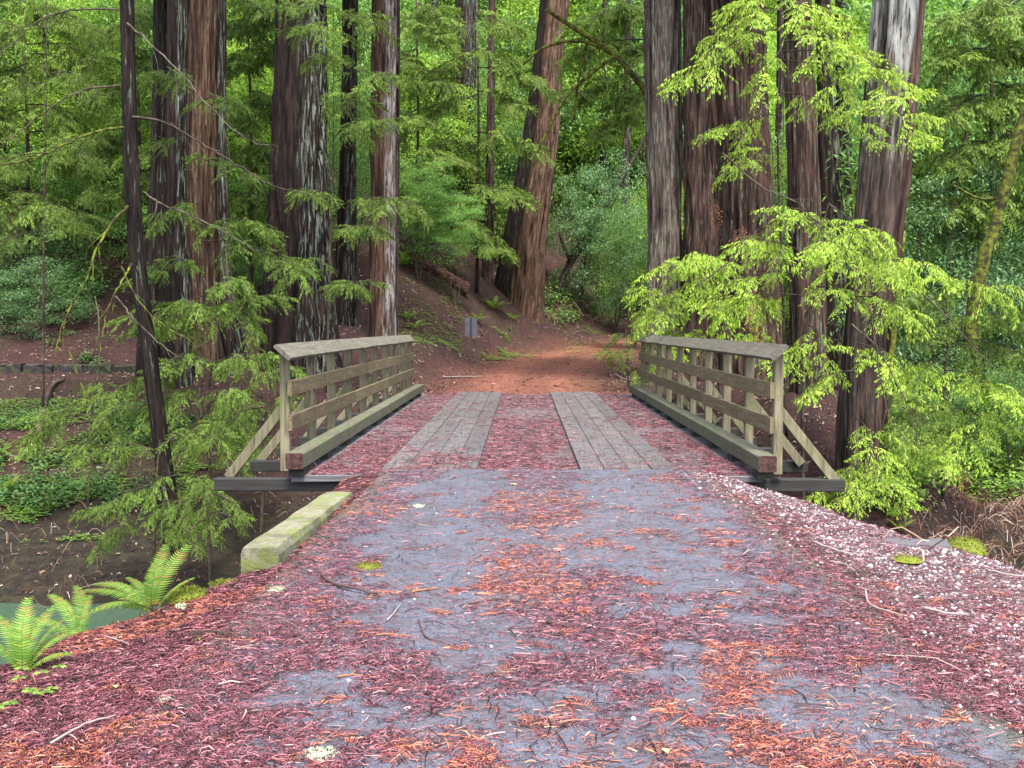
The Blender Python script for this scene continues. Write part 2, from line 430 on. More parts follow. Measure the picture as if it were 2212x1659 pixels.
# ------------------------------------------------------------------ bridge
M['plank'] = wood_mat('deck_timber', (0.099, 0.099, 0.104), (0.045, 0.042, 0.045), (0.050, 0.059, 0.034), 0, .2)
M['runner'] = wood_mat('running_timber', (.092, .086, .086), (.042, .038, .040), (.056, .062, .046), 1, .3)
M['rail'] = wood_mat('rail_timber', (0.153, 0.117, 0.065), (0.060, 0.044, 0.027), (0.065, 0.070, 0.023), 1, .35, True)
M['cap'] = wood_mat('cap_timber', (0.108, 0.099, 0.077), (0.051, 0.045, 0.036), (0.066, 0.066, 0.034), 1, .3, True)
M['curb'] = wood_mat('curb_timber', (.105, .100, .068), (.055, .054, .036), (.066, .085, .036), 1, .55)
M['post'] = wood_mat('post_timber', (.165, .145, .090), (.055, .045, .028), (.070, .085, .032), 2, .5, True)
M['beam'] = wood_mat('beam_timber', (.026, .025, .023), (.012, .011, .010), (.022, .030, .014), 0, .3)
t = NT('end_grain'); ww = t.coord(src='World'); M['endgrain'] = t.fin(t.ramp(t.noise(ww, 22, 4, .7), (.38, (.022, .013, .011)), (.62, (.070, .034, .029))), .9, .15)
bridge = thing('wooden_bridge', 'narrow wooden bridge with plank deck, raised wheel boards and a railing on each side', 'bridge', (0, 10.6, 0))
BR = bridge.location
def box_mesh(name, sx, sy, sz, mat, bev=.006, seg=1, wob=0.0, along=1, end=None):
    """a timber with slightly worn edges; along = long axis, cut into a few lengths so that it can be uneven"""
    S = [sx, sy, sz]; o = [i for i in range(3) if i != along]
    a, b = S[o[0]] / 2, S[o[1]] / 2; Ln = S[along]
    prof = [(-a + bev, -b), (a - bev, -b), (a, -b + bev), (a, b - bev), (a - bev, b), (-a + bev, b), (-a, b - bev), (-a, -b + bev)]
    mb = MB(); V = []; F = []; mm = []
    ns = seg + 1
    for i in range(ns):
        u = -Ln / 2 + Ln * i / seg; ox = (R.random() - .5) * wob; oz = (R.random() - .5) * wob
        for p in prof:
            q = [0, 0, 0]; q[along] = u; q[o[0]] = p[0] + ox; q[o[1]] = p[1] + oz; V.append(q)
    for i in range(seg):
        for k in range(8):
            F.append((i * 8 + k, i * 8 + (k + 1) % 8, (i + 1) * 8 + (k + 1) % 8, (i + 1) * 8 + k))
    if along == 1: F = [f[::-1] for f in F]
    mb.add(V, F, 0)
    c0 = tuple(range(7, -1, -1)); c1 = tuple((ns - 1) * 8 + k for k in range(8))
    if along == 1: c0, c1 = c0[::-1], c1[::-1]
    mb.add([], [], 0); mb.f += [c0, c1]; mb.m += [1 if end else 0] * 2
    return mb.mesh(name, (mat, end) if end else (mat,))
# deck planks
pm = [box_mesh('plank', 4.9, w_, .07, M['plank'], .008, 6, .008, 0) for w_ in (.205, .215, .21)]
yy = 10.68
while yy < 23.55:
    o = link('plank', R.choice(pm), bridge, Vector((.06 + R.uniform(-.03, .03), yy, -.085 + R.uniform(-.004, .004))) - BR)
    yy += .226
# running boards
for x0 in (-.495, .60):
    sgn = -1 if x0 < 0 else 1
    for k in range(4 if True else 3):
        wdt = .252; y = 10.66 - (.0 if k % 2 == 0 else 0); first = True
        while y < 23.3:
            Ln = R.choice([4.9, 5.6]) if not first else (4.6, 6.1, 3.2, 5.2)[k]
            Ln = min(Ln, 23.5 - y)
            if 23.5 - y - Ln < 1.5: Ln = 23.5 - y
            me = box_mesh('running_board', wdt - .007, Ln - .006, .045, M['runner'], .005, 3, .003, 1)
            link('running_board', me, bridge, Vector((x0 + sgn * (.126 + k * wdt), y + Ln / 2, -.0225 + R.uniform(-.002, .002))) - BR)
            y += Ln; first = False
SP = 1.32
NP_ = 10
post_me = box_mesh('post', .095, .095, 1.24, M['post'], .006, 3, .004, 2)
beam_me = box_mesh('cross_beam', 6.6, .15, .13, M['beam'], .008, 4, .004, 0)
for side, X0, Y0, lab in ((-1, -2.53, 10.8, 'weathered railing on the left side of the bridge'), (1, 2.63, 10.62, 'weathered railing on the right side, brushed by bright foliage')):
    rl = bpy.data.objects.new('railing', None); COL.objects.link(rl); rl.parent = bridge; rl.location = Vector((X0, Y0, 0)) - BR
    rl['label'] = lab
    O = Vector((X0, Y0, 0)); inn = -side
    for i in range(NP_):
        y = Y0 + SP * i
        link('post', post_me, rl, Vector((X0 + R.uniform(-.006, .006), y, -.03 + .62)) - O, (R.uniform(-.006, .006), R.uniform(-.008, .008), 0))
        # outrigger and brace
        if side == -1:
            link('cross_beam', beam_me, bridge, Vector((.05, y - (.09 * (i == 0)), -.20 + .04)) - BR)
        if i in (2, 4, 6, 8): continue
        a = Vector((side * .60, 0, -.07)); b = Vector((side * .045, 0, .62))
        Lb = (b - a).length
        bm_ = box_mesh('brace', .10, .05, Lb + .12, M['post'], .005, 2, .002, 2)
        link('brace', bm_, rl, (a + b) / 2 + Vector((0, y - Y0 + .075, .0)), (0, math.atan2((b - a).x, (b - a).z), 0))
    Ltot = SP * (NP_ - 1)
    # rails in two or three lengths, butted on posts
    for zc, cuts in ((.845, (0, 4, 7, 9)), (.485, (0, 3, 6, 9))):
        for a, b in zip(cuts[:-1], cuts[1:]):
            y0 = SP * a - (.09 if a == 0 else -.003); y1 = SP * b + (.12 if b == 9 else -.003)
            me = box_mesh('rail', .045, y1 - y0, .165, M['rail'], .006, 4, .004, 1)
            link('rail', me, rl, (inn * (.0475 + .0245), (y0 + y1) / 2, zc + R.uniform(-.006, .006)))
    # sloping cap boards
    for a, b in zip((0, 3, 6), (3, 6, 9)):
        y0 = SP * a - (.22 if a == 0 else -.003); y1 = SP * b + (.2 if b == 9 else -.003)
        me = box_mesh('handrail_cap', .215, y1 - y0, .042, M['cap'], .006, 5, .010, 1)
        link('handrail_cap', me, rl, (inn * .03, (y0 + y1) / 2, 1.235), (0, inn * math.radians(42), 0))
    # curb timber on blocks
    for a, b in ((-.34, 4.9), (4.905, 9.2), (9.205, 12.35)):
        me = box_mesh('curb_timber', .185, b - a, .165, M['curb'], .012, 5, .006, 1, M['endgrain'])
        link('curb_timber', me, rl, (inn * .17, (a + b) / 2, .115))
    bk = box_mesh('curb_block', .16, .25, .082, M['beam'], .005, 1, 0, 1)
    for k in range(10):
        link('curb_block', bk, rl, (inn * .17, -.14 + 1.32 * k, -.009))
# girders under the deck, seen from the side
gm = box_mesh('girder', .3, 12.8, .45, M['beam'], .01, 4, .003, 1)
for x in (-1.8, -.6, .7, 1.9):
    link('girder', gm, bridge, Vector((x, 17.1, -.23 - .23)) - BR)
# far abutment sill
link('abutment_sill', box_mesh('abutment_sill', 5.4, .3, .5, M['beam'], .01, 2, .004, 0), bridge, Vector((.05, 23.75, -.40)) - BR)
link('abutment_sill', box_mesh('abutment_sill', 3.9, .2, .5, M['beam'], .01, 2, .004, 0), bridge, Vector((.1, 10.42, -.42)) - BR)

# ------------------------------------------------------------------ near concrete curb and block
t = NT('mossy_concrete'); w = t.coord(src='World')
c = t.ramp(t.noise(w, 30, 5, .7), (.3, (.085, .082, .055)), (.7, (.21, .20, .145)))
c = t.mix(t.ramp(t.noise(w, 7, 5, .7, .5), (.45, 0), (.6, .85)), c, (.11, .13, .03))
c = t.mix(t.ramp(t.noise(w, 3, 4, .6), (.5, 0), (.62, .5)), c, (.030, .035, .016))
t.bump(t.noise(w, 40, 5, .7), .7, .02); M['concrete'] = t.fin(c, .9, .2)
def rough_block(name, P0, P1, wd, ht, mat, jit=.012, nseg=10, round_=.02):
    """a worn bar from P0 to P1 (top centre line)"""
    mb = MB(); d = (P1 - P0); dn = d.normalized(); sdv = Vector((dn.y, -dn.x, 0)); V = []; F = []
    prof = [(-.5, -1), (-.5, -.5), (-.5, -.08), (-.44, 0), (0, .006), (.44, 0), (.5, -.08), (.5, -.5), (.5, -1)]
    for i in range(nseg + 1):
        c_ = P0 + d * (i / nseg)
        for k, (a, b) in enumerate(prof):
            V.append(c_ + sdv * (a * wd + R.uniform(-jit, jit)) + Vector((0, 0, b * ht + R.uniform(-jit, jit) * .6)))
    K = len(prof)
    for i in range(nseg):
        for k in range(K - 1): F.append((i * K + k, i * K + k + 1, (i + 1) * K + k + 1, (i + 1) * K + k))
    F.append(tuple(range(K - 1, -1, -1))); F.append(tuple(nseg * K + k for k in range(K)))
    mb.add(V, F); return mb.mesh(name, (mat,))
def recenter(o):
    me = o.data; n_ = len(me.vertices); co = np.empty(n_ * 3, np.float32); me.vertices.foreach_get('co', co); co = co.reshape(-1, 3)
    c0 = np.array([(co[:, 0].min() + co[:, 0].max()) / 2, (co[:, 1].min() + co[:, 1].max()) / 2, co[:, 2].min()])
    me.vertices.foreach_set('co', (co - c0).ravel()); o.location = Vector(c0); me.update(); return o
cb = link('concrete_curb', rough_block('concrete_curb', Vector((-1.66, 6.35, .11)), Vector((-1.64, 9.0, .03)), .245, .55, M['concrete'], .009, 9))
recenter(cb); tag(cb, 'squared concrete curb with yellow moss at the left edge of the road before the bridge', 'curb')

# ------------------------------------------------------------------ trunks
RB = (.045, .028, .024)
M['bark_black'] = bark_mat('bark_black', (.008, .006, .005), (.018, .012, .010), (.036, .025, .021), (.11, .15, .10), .2, math.radians(-70), .35)
M['bark_dark'] = bark_mat('bark_dark', (.010, .007, .006), (.032, .021, .017), (.070, .048, .039), (.19, .24, .18), .8, math.radians(-35), .40)
M['bark_stripe'] = bark_mat('bark_stripe', (.008, .005, .005), (.020, .013, .011), (.045, .030, .025), (.22, .27, .21), .9, math.radians(-24), .28)  # lichen streaks plus painted sidelight on the right of the trunk
M['bark_brown'] = bark_mat('bark_brown', (.032, .017, .011), (.105, .060, .040), (.20, .125, .088), (.17, .19, .11), .2)
M['bark_red'] = bark_mat('bark_red', (.018, .010, .008), (.066, .038, .030), (.135, .084, .066), (.15, .18, .12), .35)
M['bark_grey'] = bark_mat('bark_grey', (.045, .030, .026), (.13, .092, .082), (.235, .18, .165), (.24, .29, .18), .9)
M['bark_lit'] = bark_mat('bark_lit', (.024, .013, .009), (.078, .045, .031), (.155, .098, .072), (.33, .33, .32), 1.7, math.radians(-28), .24)  # pale stripe is light on the right side, painted into the bark
M['bark_pale'] = bark_mat('bark_pale', (.018, .010, .008), (.068, .039, .031), (.135, .086, .068), (.36, .385, .355), 2.4, math.radians(228), .55, 7.8)  # upper left: pale lichen with the light falling there painted in
M['bark_twig'] = NT('dark_stem').fin((.030, .022, .018), .9, .15)
t = NT('mossy_bark'); w = t.coord()
c = t.ramp(t.noise(w, 8, 4, .6), (.38, (.02, .017, .011)), (.5, (.05, .055, .011)), (.62, (.10, .115, .018)))
t.bump(t.noise(w, 30, 3), .8, .02); M['mossbark'] = t.fin(c, .95, .1)
t = NT('twig_bark'); w = t.coord()
M['twig'] = t.fin(t.ramp(t.noise(w, 6, 4, .6), (.35, (.022, .016, .013)), (.6, (.070, .052, .040)), (.75, (.085, .10, .025))), .9, .15)
t = NT('pale_twig'); w = t.coord()
M['paletwig'] = t.fin(t.ramp(t.noise(w, 7, 4, .6), (.40, (.030, .022, .017)), (.55, (.075, .062, .052)), (.65, (.07, .085, .022))), .9, .15)

def trunk_mesh(name, pts, radii, mat, seg=72, rows=110, amp=.20, freq=3.0, flare=.55, seed=0, buttress=6):
    """pts: centre line from the ground up; the bark furrows are real relief"""
    C_ = curve_pts(pts, rows); m_ = len(pts) - 1
    ts = np.linspace(0, m_, rows + 1)
    r = np.interp(ts, np.arange(m_ + 1), radii)
    C_ = np.array([tuple(c) for c in C_])
    hgt = np.concatenate([[0], np.cumsum(np.linalg.norm(np.diff(C_, axis=0), axis=1))])
    th = np.linspace(0, 2 * math.pi, seg, endpoint=False)
    T, Hh = np.meshgrid(th, hgt); Rr = r[:, None]
    r0 = float(np.mean(r))
    k = freq / 1.0
    cx, sx = np.cos(T), np.sin(T)
    wob = (vnoise(Hh * .5, T * 0 + seed) - .5) * .5
    fx, fy = np.cos(T + wob) * r0 * 9 / k * k, np.sin(T + wob) * r0 * 9 / k * k
    rid = 1 - np.abs(2 * vnoise(fx * k / 3 + seed, fy * k / 3, Hh * .55) - 1)
    rid2 = 1 - np.abs(2 * vnoise(fx * k * .8 + seed, fy * k * .8, Hh * 1.3 + 5) - 1)
    fur = np.clip(.65 * rid + .35 * rid2, 0, 1)
    big = vnoise(cx * 1.6 + seed * 3, sx * 1.6, Hh * .12) - .5
    fl = np.exp(-Hh / (r0 * 2.6))
    butt = .5 + .5 * np.cos(T * buttress + seed + 2 * vnoise(cx + seed, sx, 0)) 
    rad = Rr * (1 + 2.1 * amp * (fur - .7) * 1.4 + .16 * big + fl * flare * (.45 + .75 * butt))
    V = np.stack([C_[:, 0][:, None] + rad * cx, C_[:, 1][:, None] + rad * sx, C_[:, 2][:, None] + 0 * rad], -1)
    base = C_[0].copy(); V = V - base
    n_, s_ = V.shape[:2]; idx = np.arange(n_ * s_).reshape(n_, s_)
    nx = np.roll(idx, -1, axis=1)
    Fq = np.stack([idx[:-1], nx[:-1], nx[1:], idx[1:]], -1).reshape(-1, 4)
    bk = np.stack([cx * r0 * 1.0, sx * r0 * 1.0, Hh + seed * 3.3], -1).reshape(-1, 3)
    ar = np.stack([cx, sx, 0 * cx], -1).reshape(-1, 3)
    return mesh_np(name, V.reshape(-1, 3), Fq, (mat,), {'bark': bk, 'around': ar, 'furrow': fur.ravel()}, smooth=True), Vector(base)

def trunk_px(name, label, pts, Y, mat, seg=72, rows=110, amp=.10, flare=.5, group=None, cat='tree', up=True, dz=-1.4, base_at=None, seed=None, freq=3.0, lean=0.0):
    """pts = (dx, dy, width) from the top of the picture down to the foot"""
    pts = sorted(pts, key=lambda p: -p[1])           # foot first
    W = [px(a, b, Y) for a, b, _ in pts]; rr = [w_ * Y / 2212 / 2 for *_, w_ in pts]
    if base_at is None: base_at = H1(W[0].x, W[0].y)
    # bring the foot to the ground
    d = W[0] - W[1]; d = d / max(.01, -d.z)
    if W[0].z > base_at + dz: 
        W.insert(0, W[0] + d * (W[0].z - base_at - dz)); rr.insert(0, rr[0] * 1.02)
    if up:
        a, b = W[-2], W[-1]; dd = (b - a).normalized(); hh = 24 - b.z
        if hh > 2: W.append(b + dd * (hh / max(.3, dd.z))); rr.append(rr[-1] * .72)
    # make them evenly spaced in height for the spline
    Wn = np.array([tuple(p) for p in W]); zz = Wn[:, 2]
    zs = np.linspace(zz[0], zz[-1], 9)
    P = [(np.interp(z, zz, Wn[:, 0]), np.interp(z, zz, Wn[:, 1]), z) for z in zs]; rads = [np.interp(z, zz, rr) for z in zs]
    me, base = trunk_mesh('trunk', P, rads, mat, seg, rows, amp, freq, flare, R.random() * 50 if seed is None else seed)
    root = thing(name, label, cat, base, group); link('trunk', me, root)
    root['_r'] = rads[0]; root['_top'] = zs[-1]; root['_tx'] = P[-1][0]; root['_ty'] = P[-1][1]
    return root

T = {}
T['thin'] = trunk_px('young_redwood', 'slim black leaning trunk with bare mossy branches, standing on the creek bank at left', [(274,-60,29),(275,150,30),(284,400,31),(300,600,33),(332,800,34),(352,1000,36),(368,1120,42),(380,1200,48)], 17.0, M['bark_black'], 40, 120, .08, .15)
T['cl_a'] = trunk_px('redwood', 'dark redwood trunk at the left edge of the four-trunk clump', [(350,-60,34),(350,300,36),(344,520,52),(340,640,66),(334,800,76)], 26.6, M['bark_black'], 56, 100)
T['cl_b'] = trunk_px('redwood', 'dark redwood trunk with a pale lichen edge, second in the four-trunk clump', [(383,-60,38),(382,300,40),(382,600,46),(388,820,58),(390,870,64)], 25.0, M['bark_stripe'], 60, 110)
T['cl_c'] = trunk_px('redwood', 'brown fibrous redwood trunk in the middle of the clump at left', [(432,-60,66),(430,300,64),(428,600,66),(430,860,84)], 26.0, M['bark_brown'], 80, 110, .13)
T['cl_d'] = trunk_px('redwood', 'narrow dark redwood trunk with a pale green stripe at the right of the clump', [(474,-60,28),(474,300,30),(478,560,34),(486,640,44),(500,700,62)], 26.4, M['bark_dark'], 52, 110, .10, .6)
T['big'] = trunk_px('redwood', 'massive black redwood trunk streaked with pale bark behind the left railing', [(652,-60,102),(649,150,108),(646,300,112),(644,450,124),(645,600,138),(647,720,146),(648,800,156)], 26.6, M['bark_stripe'], 130, 150, .11, .30)
T['mid'] = trunk_px('redwood', 'half-hidden dark redwood trunk between the massive black one and the straight one', [(757,-60,32),(755,250,34),(750,450,38),(748,600,46),(747,680,50)], 33, M['bark_dark'], 56, 100)
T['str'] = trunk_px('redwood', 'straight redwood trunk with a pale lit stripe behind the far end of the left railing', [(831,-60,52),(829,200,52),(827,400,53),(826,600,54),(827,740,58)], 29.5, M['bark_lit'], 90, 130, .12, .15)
T['str2'] = trunk_px('redwood', 'thin trunk tucked just behind the straight redwood with the pale stripe', [(858,-60,12),(857,300,13),(855,500,14),(853,650,15)], 31.5, M['bark_red'], 30, 80, .08, .2)
T['bk1'] = trunk_px('redwood', 'distant dark redwood trunk standing up the slope behind the sign', [(1007,-60,40),(1006,200,40),(1006,400,44),(1004,480,50)], 54, M['bark_dark'], 52, 90)
T['bk2'] = trunk_px('redwood', 'thin distant brown trunk just right of the dark one on the slope', [(1064,-60,15),(1061,200,17),(1058,400,19),(1052,600,24)], 49, M['bark_red'], 32, 90, .08, .3)
T['ln1'] = trunk_px('redwood', 'blackened half of the leaning double redwood on the far slope', [(1195,-60,40),(1178,100,42),(1160,250,44),(1140,380,48),(1122,480,56),(1108,580,66)], 50, M['bark_black'], 60, 90, .10, .35)
T['ln2'] = trunk_px('redwood', 'brown half of the leaning double redwood on the far slope', [(1215,-60,42),(1196,100,44),(1186,250,46),(1172,380,50),(1156,480,54),(1146,560,58),(1142,600,64)], 49.3, M['bark_brown'], 70, 90, .14, .5)
T['gr'] = trunk_px('redwood', 'grey lichen-covered redwood trunk nearest the far end of the right railing', [(1431,-60,76),(1433,150,76),(1437,350,74),(1438,550,70),(1437,720,72),(1437,800,78)], 27.5, M['bark_grey'], 110, 140, .10, .2)
T['hu1'] = trunk_px('redwood', 'left half of the huge paired redwood behind the right railing', [(1525,-60,92),(1526,200,94),(1528,400,98),(1532,600,108),(1536,800,122)], 26.8, M['bark_red'], 110, 130, .14, .25)
T['hu2'] = trunk_px('redwood', 'right half of the huge paired redwood behind the right railing', [(1603,-60,92),(1604,200,94),(1610,400,104),(1616,600,116),(1620,800,132)], 26.2, M['bark_red'], 110, 130, .14, .25)
T['r3'] = trunk_px('redwood', 'slim redwood trunk between the huge pair and the pale leaning one', [(1722,-60,56),(1726,150,58),(1733,300,62),(1740,500,68),(1746,700,74),(1750,860,84)], 22.5, M['bark_red'], 80, 120, .12, .3)
T['r3b'] = trunk_px('redwood', 'shadowed redwood trunk behind the pale leaning one', [(1775,-60,30),(1785,200,34),(1795,450,50),(1800,650,60)], 30, M['bark_dark'], 50, 90)
T['r3c'] = trunk_px('redwood', 'thin lichen-striped redwood trunk deep in shade behind the leaning one', [(1818,-60,26),(1822,300,30),(1826,500,36),(1826,700,42)], 33, M['bark_dark'], 40, 90)
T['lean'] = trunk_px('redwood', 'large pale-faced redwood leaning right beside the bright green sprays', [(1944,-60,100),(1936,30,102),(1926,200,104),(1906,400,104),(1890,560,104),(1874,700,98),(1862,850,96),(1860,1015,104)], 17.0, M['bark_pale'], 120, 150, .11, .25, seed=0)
T['fr'] = trunk_px('redwood', 'distant upright trunk near the right border, behind the mossy bent one', [(2184,-60,40),(2182,200,42),(2180,400,44),(2176,700,50)], 33, M['bark_red'], 50, 90)
for i, (dx, w_, Y, lab) in enumerate([(118, 22, 50, 'slender far trunk deep in the foliage at the left border'), (228, 18, 46, 'slender far trunk in the foliage just left of the slim black one'),
        (930, 20, 62, 'faint far trunk high on the slope left of the sign'), (1300, 16, 66, 'slender far trunk in the green slope above the road bend'),
        (1350, 18, 60, 'slender far trunk left of the grey lichen-covered one'), (2080, 20, 44, 'slender far trunk between the pale leaning one and the right border'),
        (1680, 20, 40, 'slender far trunk seen between the huge pair and the slim one'), (555, 16, 44, 'slender far trunk between the clump and the massive black one')]):
    trunk_px('forest_tree', lab, [(dx + 8, -60, w_ * .8), (dx + 4, 300, w_ * .9), (dx, 480, w_)], Y, M['bark_dark'], 26, 60, .08, .3)

# bent laurels and the mossy one
def limb_tree(name, label, stems, Y, mat, cat='tree', group=None):
    """stems: list of (list of (dx, dy, width), [depth]); the first is the trunk"""
    root = None
    for k, s in enumerate(stems):
        P = [px(a, b, Y + (s[1] if len(s) > 1 else 0)) for a, b, _ in s[0]]; rr = [w_ * Y / 2212 / 2 for *_, w_ in s[0]]
        if root is None:
            z0 = H1(P[0].x, P[0].y) - .2
            if P[0].z > z0: P.insert(0, Vector((P[0].x, P[0].y, z0))); rr.insert(0, rr[0] * 1.25)
            root = thing(name, label, cat, P[0], group)
        nn = 14; C_ = curve_pts(P, nn); rads = np.interp(np.linspace(0, len(P) - 1, nn + 1), np.arange(len(P)), rr)
        mb = MB(); mb.tube([c - root.location + Vector((R.uniform(-1, 1), R.uniform(-1, 1), R.uniform(-1, 1))) * rads[i] * .25 for i, c in enumerate(C_)], list(rads), 8)
        link('trunk' if k == 0 else 'branch', mb.mesh('limb', (mat,), True), root)
    return root
limb_tree('bay_laurel', 'dark laurel stem leaning right across the gap left of the grey trunk', [([(1190,668,9),(1230,560,8),(1300,460,9),(1365,350,8),(1420,250,6)], 0), ([(1300,460,9),(1340,380,7),(1350,300,5)], .2), ([(1230,560,8),(1200,480,6),(1195,400,4)], -.2), ([(1200,640,9),(1240,560,8),(1290,500,6),(1335,420,4)], -1)], 56, M['bark_twig'])
limb_tree('bay_laurel', 'mossy arching limb hanging across the top between the leaning pair and grey trunk', [([(1437,700,22),(1438,400,20),(1432,270,20),(1390,190,14),(1330,120,13),(1240,60,10),(1180,20,8)], 0), ([(1330,118,10),(1260,90,7),(1180,100,6),(1130,140,4)], 0), ([(1330,118,8),(1230,200,6),(1180,290,6),(1160,330,4)], 0), ([(1270,90,8),(1252,160,6),(1240,260,4)], .4)], 29.6, M['mossbark'])
limb_tree('bay_laurel', 'bent trunk thickly coated in yellow moss near the right border', [([(2100,700,34),(2112,620,32),(2130,540,28),(2160,460,26),(2180,380,26),(2205,280,24),(2240,150,20)], 0), ([(2180,420,9),(2120,430,6),(2060,400,4)], .3)], 22, M['mossbark'])
limb_tree('young_tree', 'small mossy stem right of the pale leaning redwood', [([(1915,900,22),(1922,800,20),(1928,700,20),(1938,620,17),(1950,500,13)], 0)], 19, M['mossbark'])
# bare branches on the slim leaning tree
def add_branch(root, pts, Y, w0, w1, mat, name='branch', n=26, twigs=7):
    P = curve_pts([px(a, b, Y + (d[0] if d else 0)) for a, b, *d in pts], n)
    L_ = (P[-1] - P[0]).length
    P = [p + Vector((R.uniform(-1, 1), R.uniform(-1, 1), R.uniform(-1, 1))) * L_ * .006 * min(1, i / 3) for i, p in enumerate(P)]
    rads = list(np.linspace(w0, w1 * .7, n + 1) * Y / 2212 / 2 * .8)
    mb = MB(); mb.tube([c - root.location for c in P], rads, 6)
    for k in range(twigs):
        i = int(n * (.2 + .78 * k / twigs)); p = P[i] - root.location; d = (P[min(n, i + 1)] - P[i - 1]).normalized()
        q = Vector((d.x + R.uniform(-.7, .7), d.y + R.uniform(-.7, .7), d.z + R.uniform(-1.0, .5))).normalized() * L_ * R.uniform(.08, .26)
        C2 = curve_pts([p, p + q * .5 + Vector((R.uniform(-.05, .05), 0, R.uniform(-.05, .05))), p + q + Vector((0, 0, -.12 * q.length))], 6)
        mb.tube(C2, [rads[i] * (.6 - .08 * j) for j in range(7)], 4)
    return link(name, mb.mesh(name, (mat,), True), root)
for pts, w0, w1, mt in [
    ([(268,275,0),(210,283,-.3),(140,312,-.6),(60,345,-1),(-30,356,-1.4)], 7, 4, 'mossbark'),
    ([(276,445,0),(240,485,-.3),(206,540,-.6),(190,600,-.7),(155,660,-.8),(125,740,-.9),(122,800,-1)], 9, 3, 'mossbark'),
    ([(284,570,0),(262,610,-.4),(236,660,-.6),(222,720,-.7),(212,800,-.8),(208,870,-.8)], 7, 2, 'mossbark'),
    ([(262,185,0),(200,190,-.4),(140,212,-.8),(60,270,-1),(-20,325,-1.2)], 5, 3, 'twig'),
    ([(255,20,0),(160,22,-.4),(90,40,-.6),(30,90,-.8),(-20,130,-1)], 5, 3, 'twig'),
    ([(285,253,0),(350,262,.2),(420,300,.5),(500,350,.8),(580,395,1.0),(660,420,1.2)], 8, 3, 'twig'),
    ([(275,50,0),(330,100,-.4),(400,170,-.8),(470,250,-1.0),(540,300,-1.2),(600,318,-1.4)], 6, 2, 'paletwig'),
    ([(310,415,0),(350,440,-.3),(420,470,-.5),(500,510,-.8),(560,545,-1.0)], 6, 2, 'paletwig'),
    ([(250,640,-.6),(300,700,-.9),(370,760,-1.2),(440,800,-1.4)], 4, 2, 'paletwig'),
    ([(150,760,-1),(185,850,-1.1),(240,930,-1.2),(300,1000,-1.2),(360,1040,-1.3)], 4, 2, 'mossbark'),
    ([(205,640,-.7),(214,700,-.8),(212,790,-.8)], 4, 2, 'paletwig'),
    ([(262,575,-.3),(300,650,-.8),(350,700,-1),(410,735,-1.1),(420,745,-1.1)], 4, 2, 'mossbark')]:
    pts = [(a, b, d) for a, b, d in pts]
    add_branch(T['thin'], [(a, b, d) for a, b, d in pts], 16.85, w0, w1, M[mt])

# ------------------------------------------------------------------ foliage meshes
M['needle_bright'] = leaf_mat('needles_bright', [(.10, .20, .018), (.21, .34, .028), (.34, .47, .06), (.16, .29, .028), (.42, .52, .10)], .42, .15, .55, .25)  # redwood needles with the stronger light at right put into their colour
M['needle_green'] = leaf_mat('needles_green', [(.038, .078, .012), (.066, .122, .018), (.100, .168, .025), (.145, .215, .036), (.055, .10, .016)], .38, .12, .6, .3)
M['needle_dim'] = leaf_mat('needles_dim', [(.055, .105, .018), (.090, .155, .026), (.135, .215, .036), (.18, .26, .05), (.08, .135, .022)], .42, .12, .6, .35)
M['laurel'] = leaf_mat('laurel_leaves', [(0.049, 0.117, 0.039), (0.092, 0.198, 0.056), (0.141, 0.271, 0.076), (0.217, 0.370, 0.126)], .40, .12, .6, .35)
M['laurel_y'] = leaf_mat('laurel_leaves_yellow', [(0.098, 0.186, 0.029), (0.163, 0.285, 0.046), (0.239, 0.383, 0.076), (0.346, 0.494, 0.126)], .46, .12, .6, .3)
M['laurel_b'] = leaf_mat('laurel_leaves_blue', [(0.044, 0.100, 0.043), (0.075, 0.163, 0.069), (0.138, 0.250, 0.108), (0.250, 0.375, 0.201)], .34, .12, .6, .3)
M['fern'] = leaf_mat('fern_fronds', [(.075, .155, .02), (.10, .20, .026), (.15, .25, .04), (.17, .23, .035), (.20, .13, .04)], .4, .15, .55, .2)

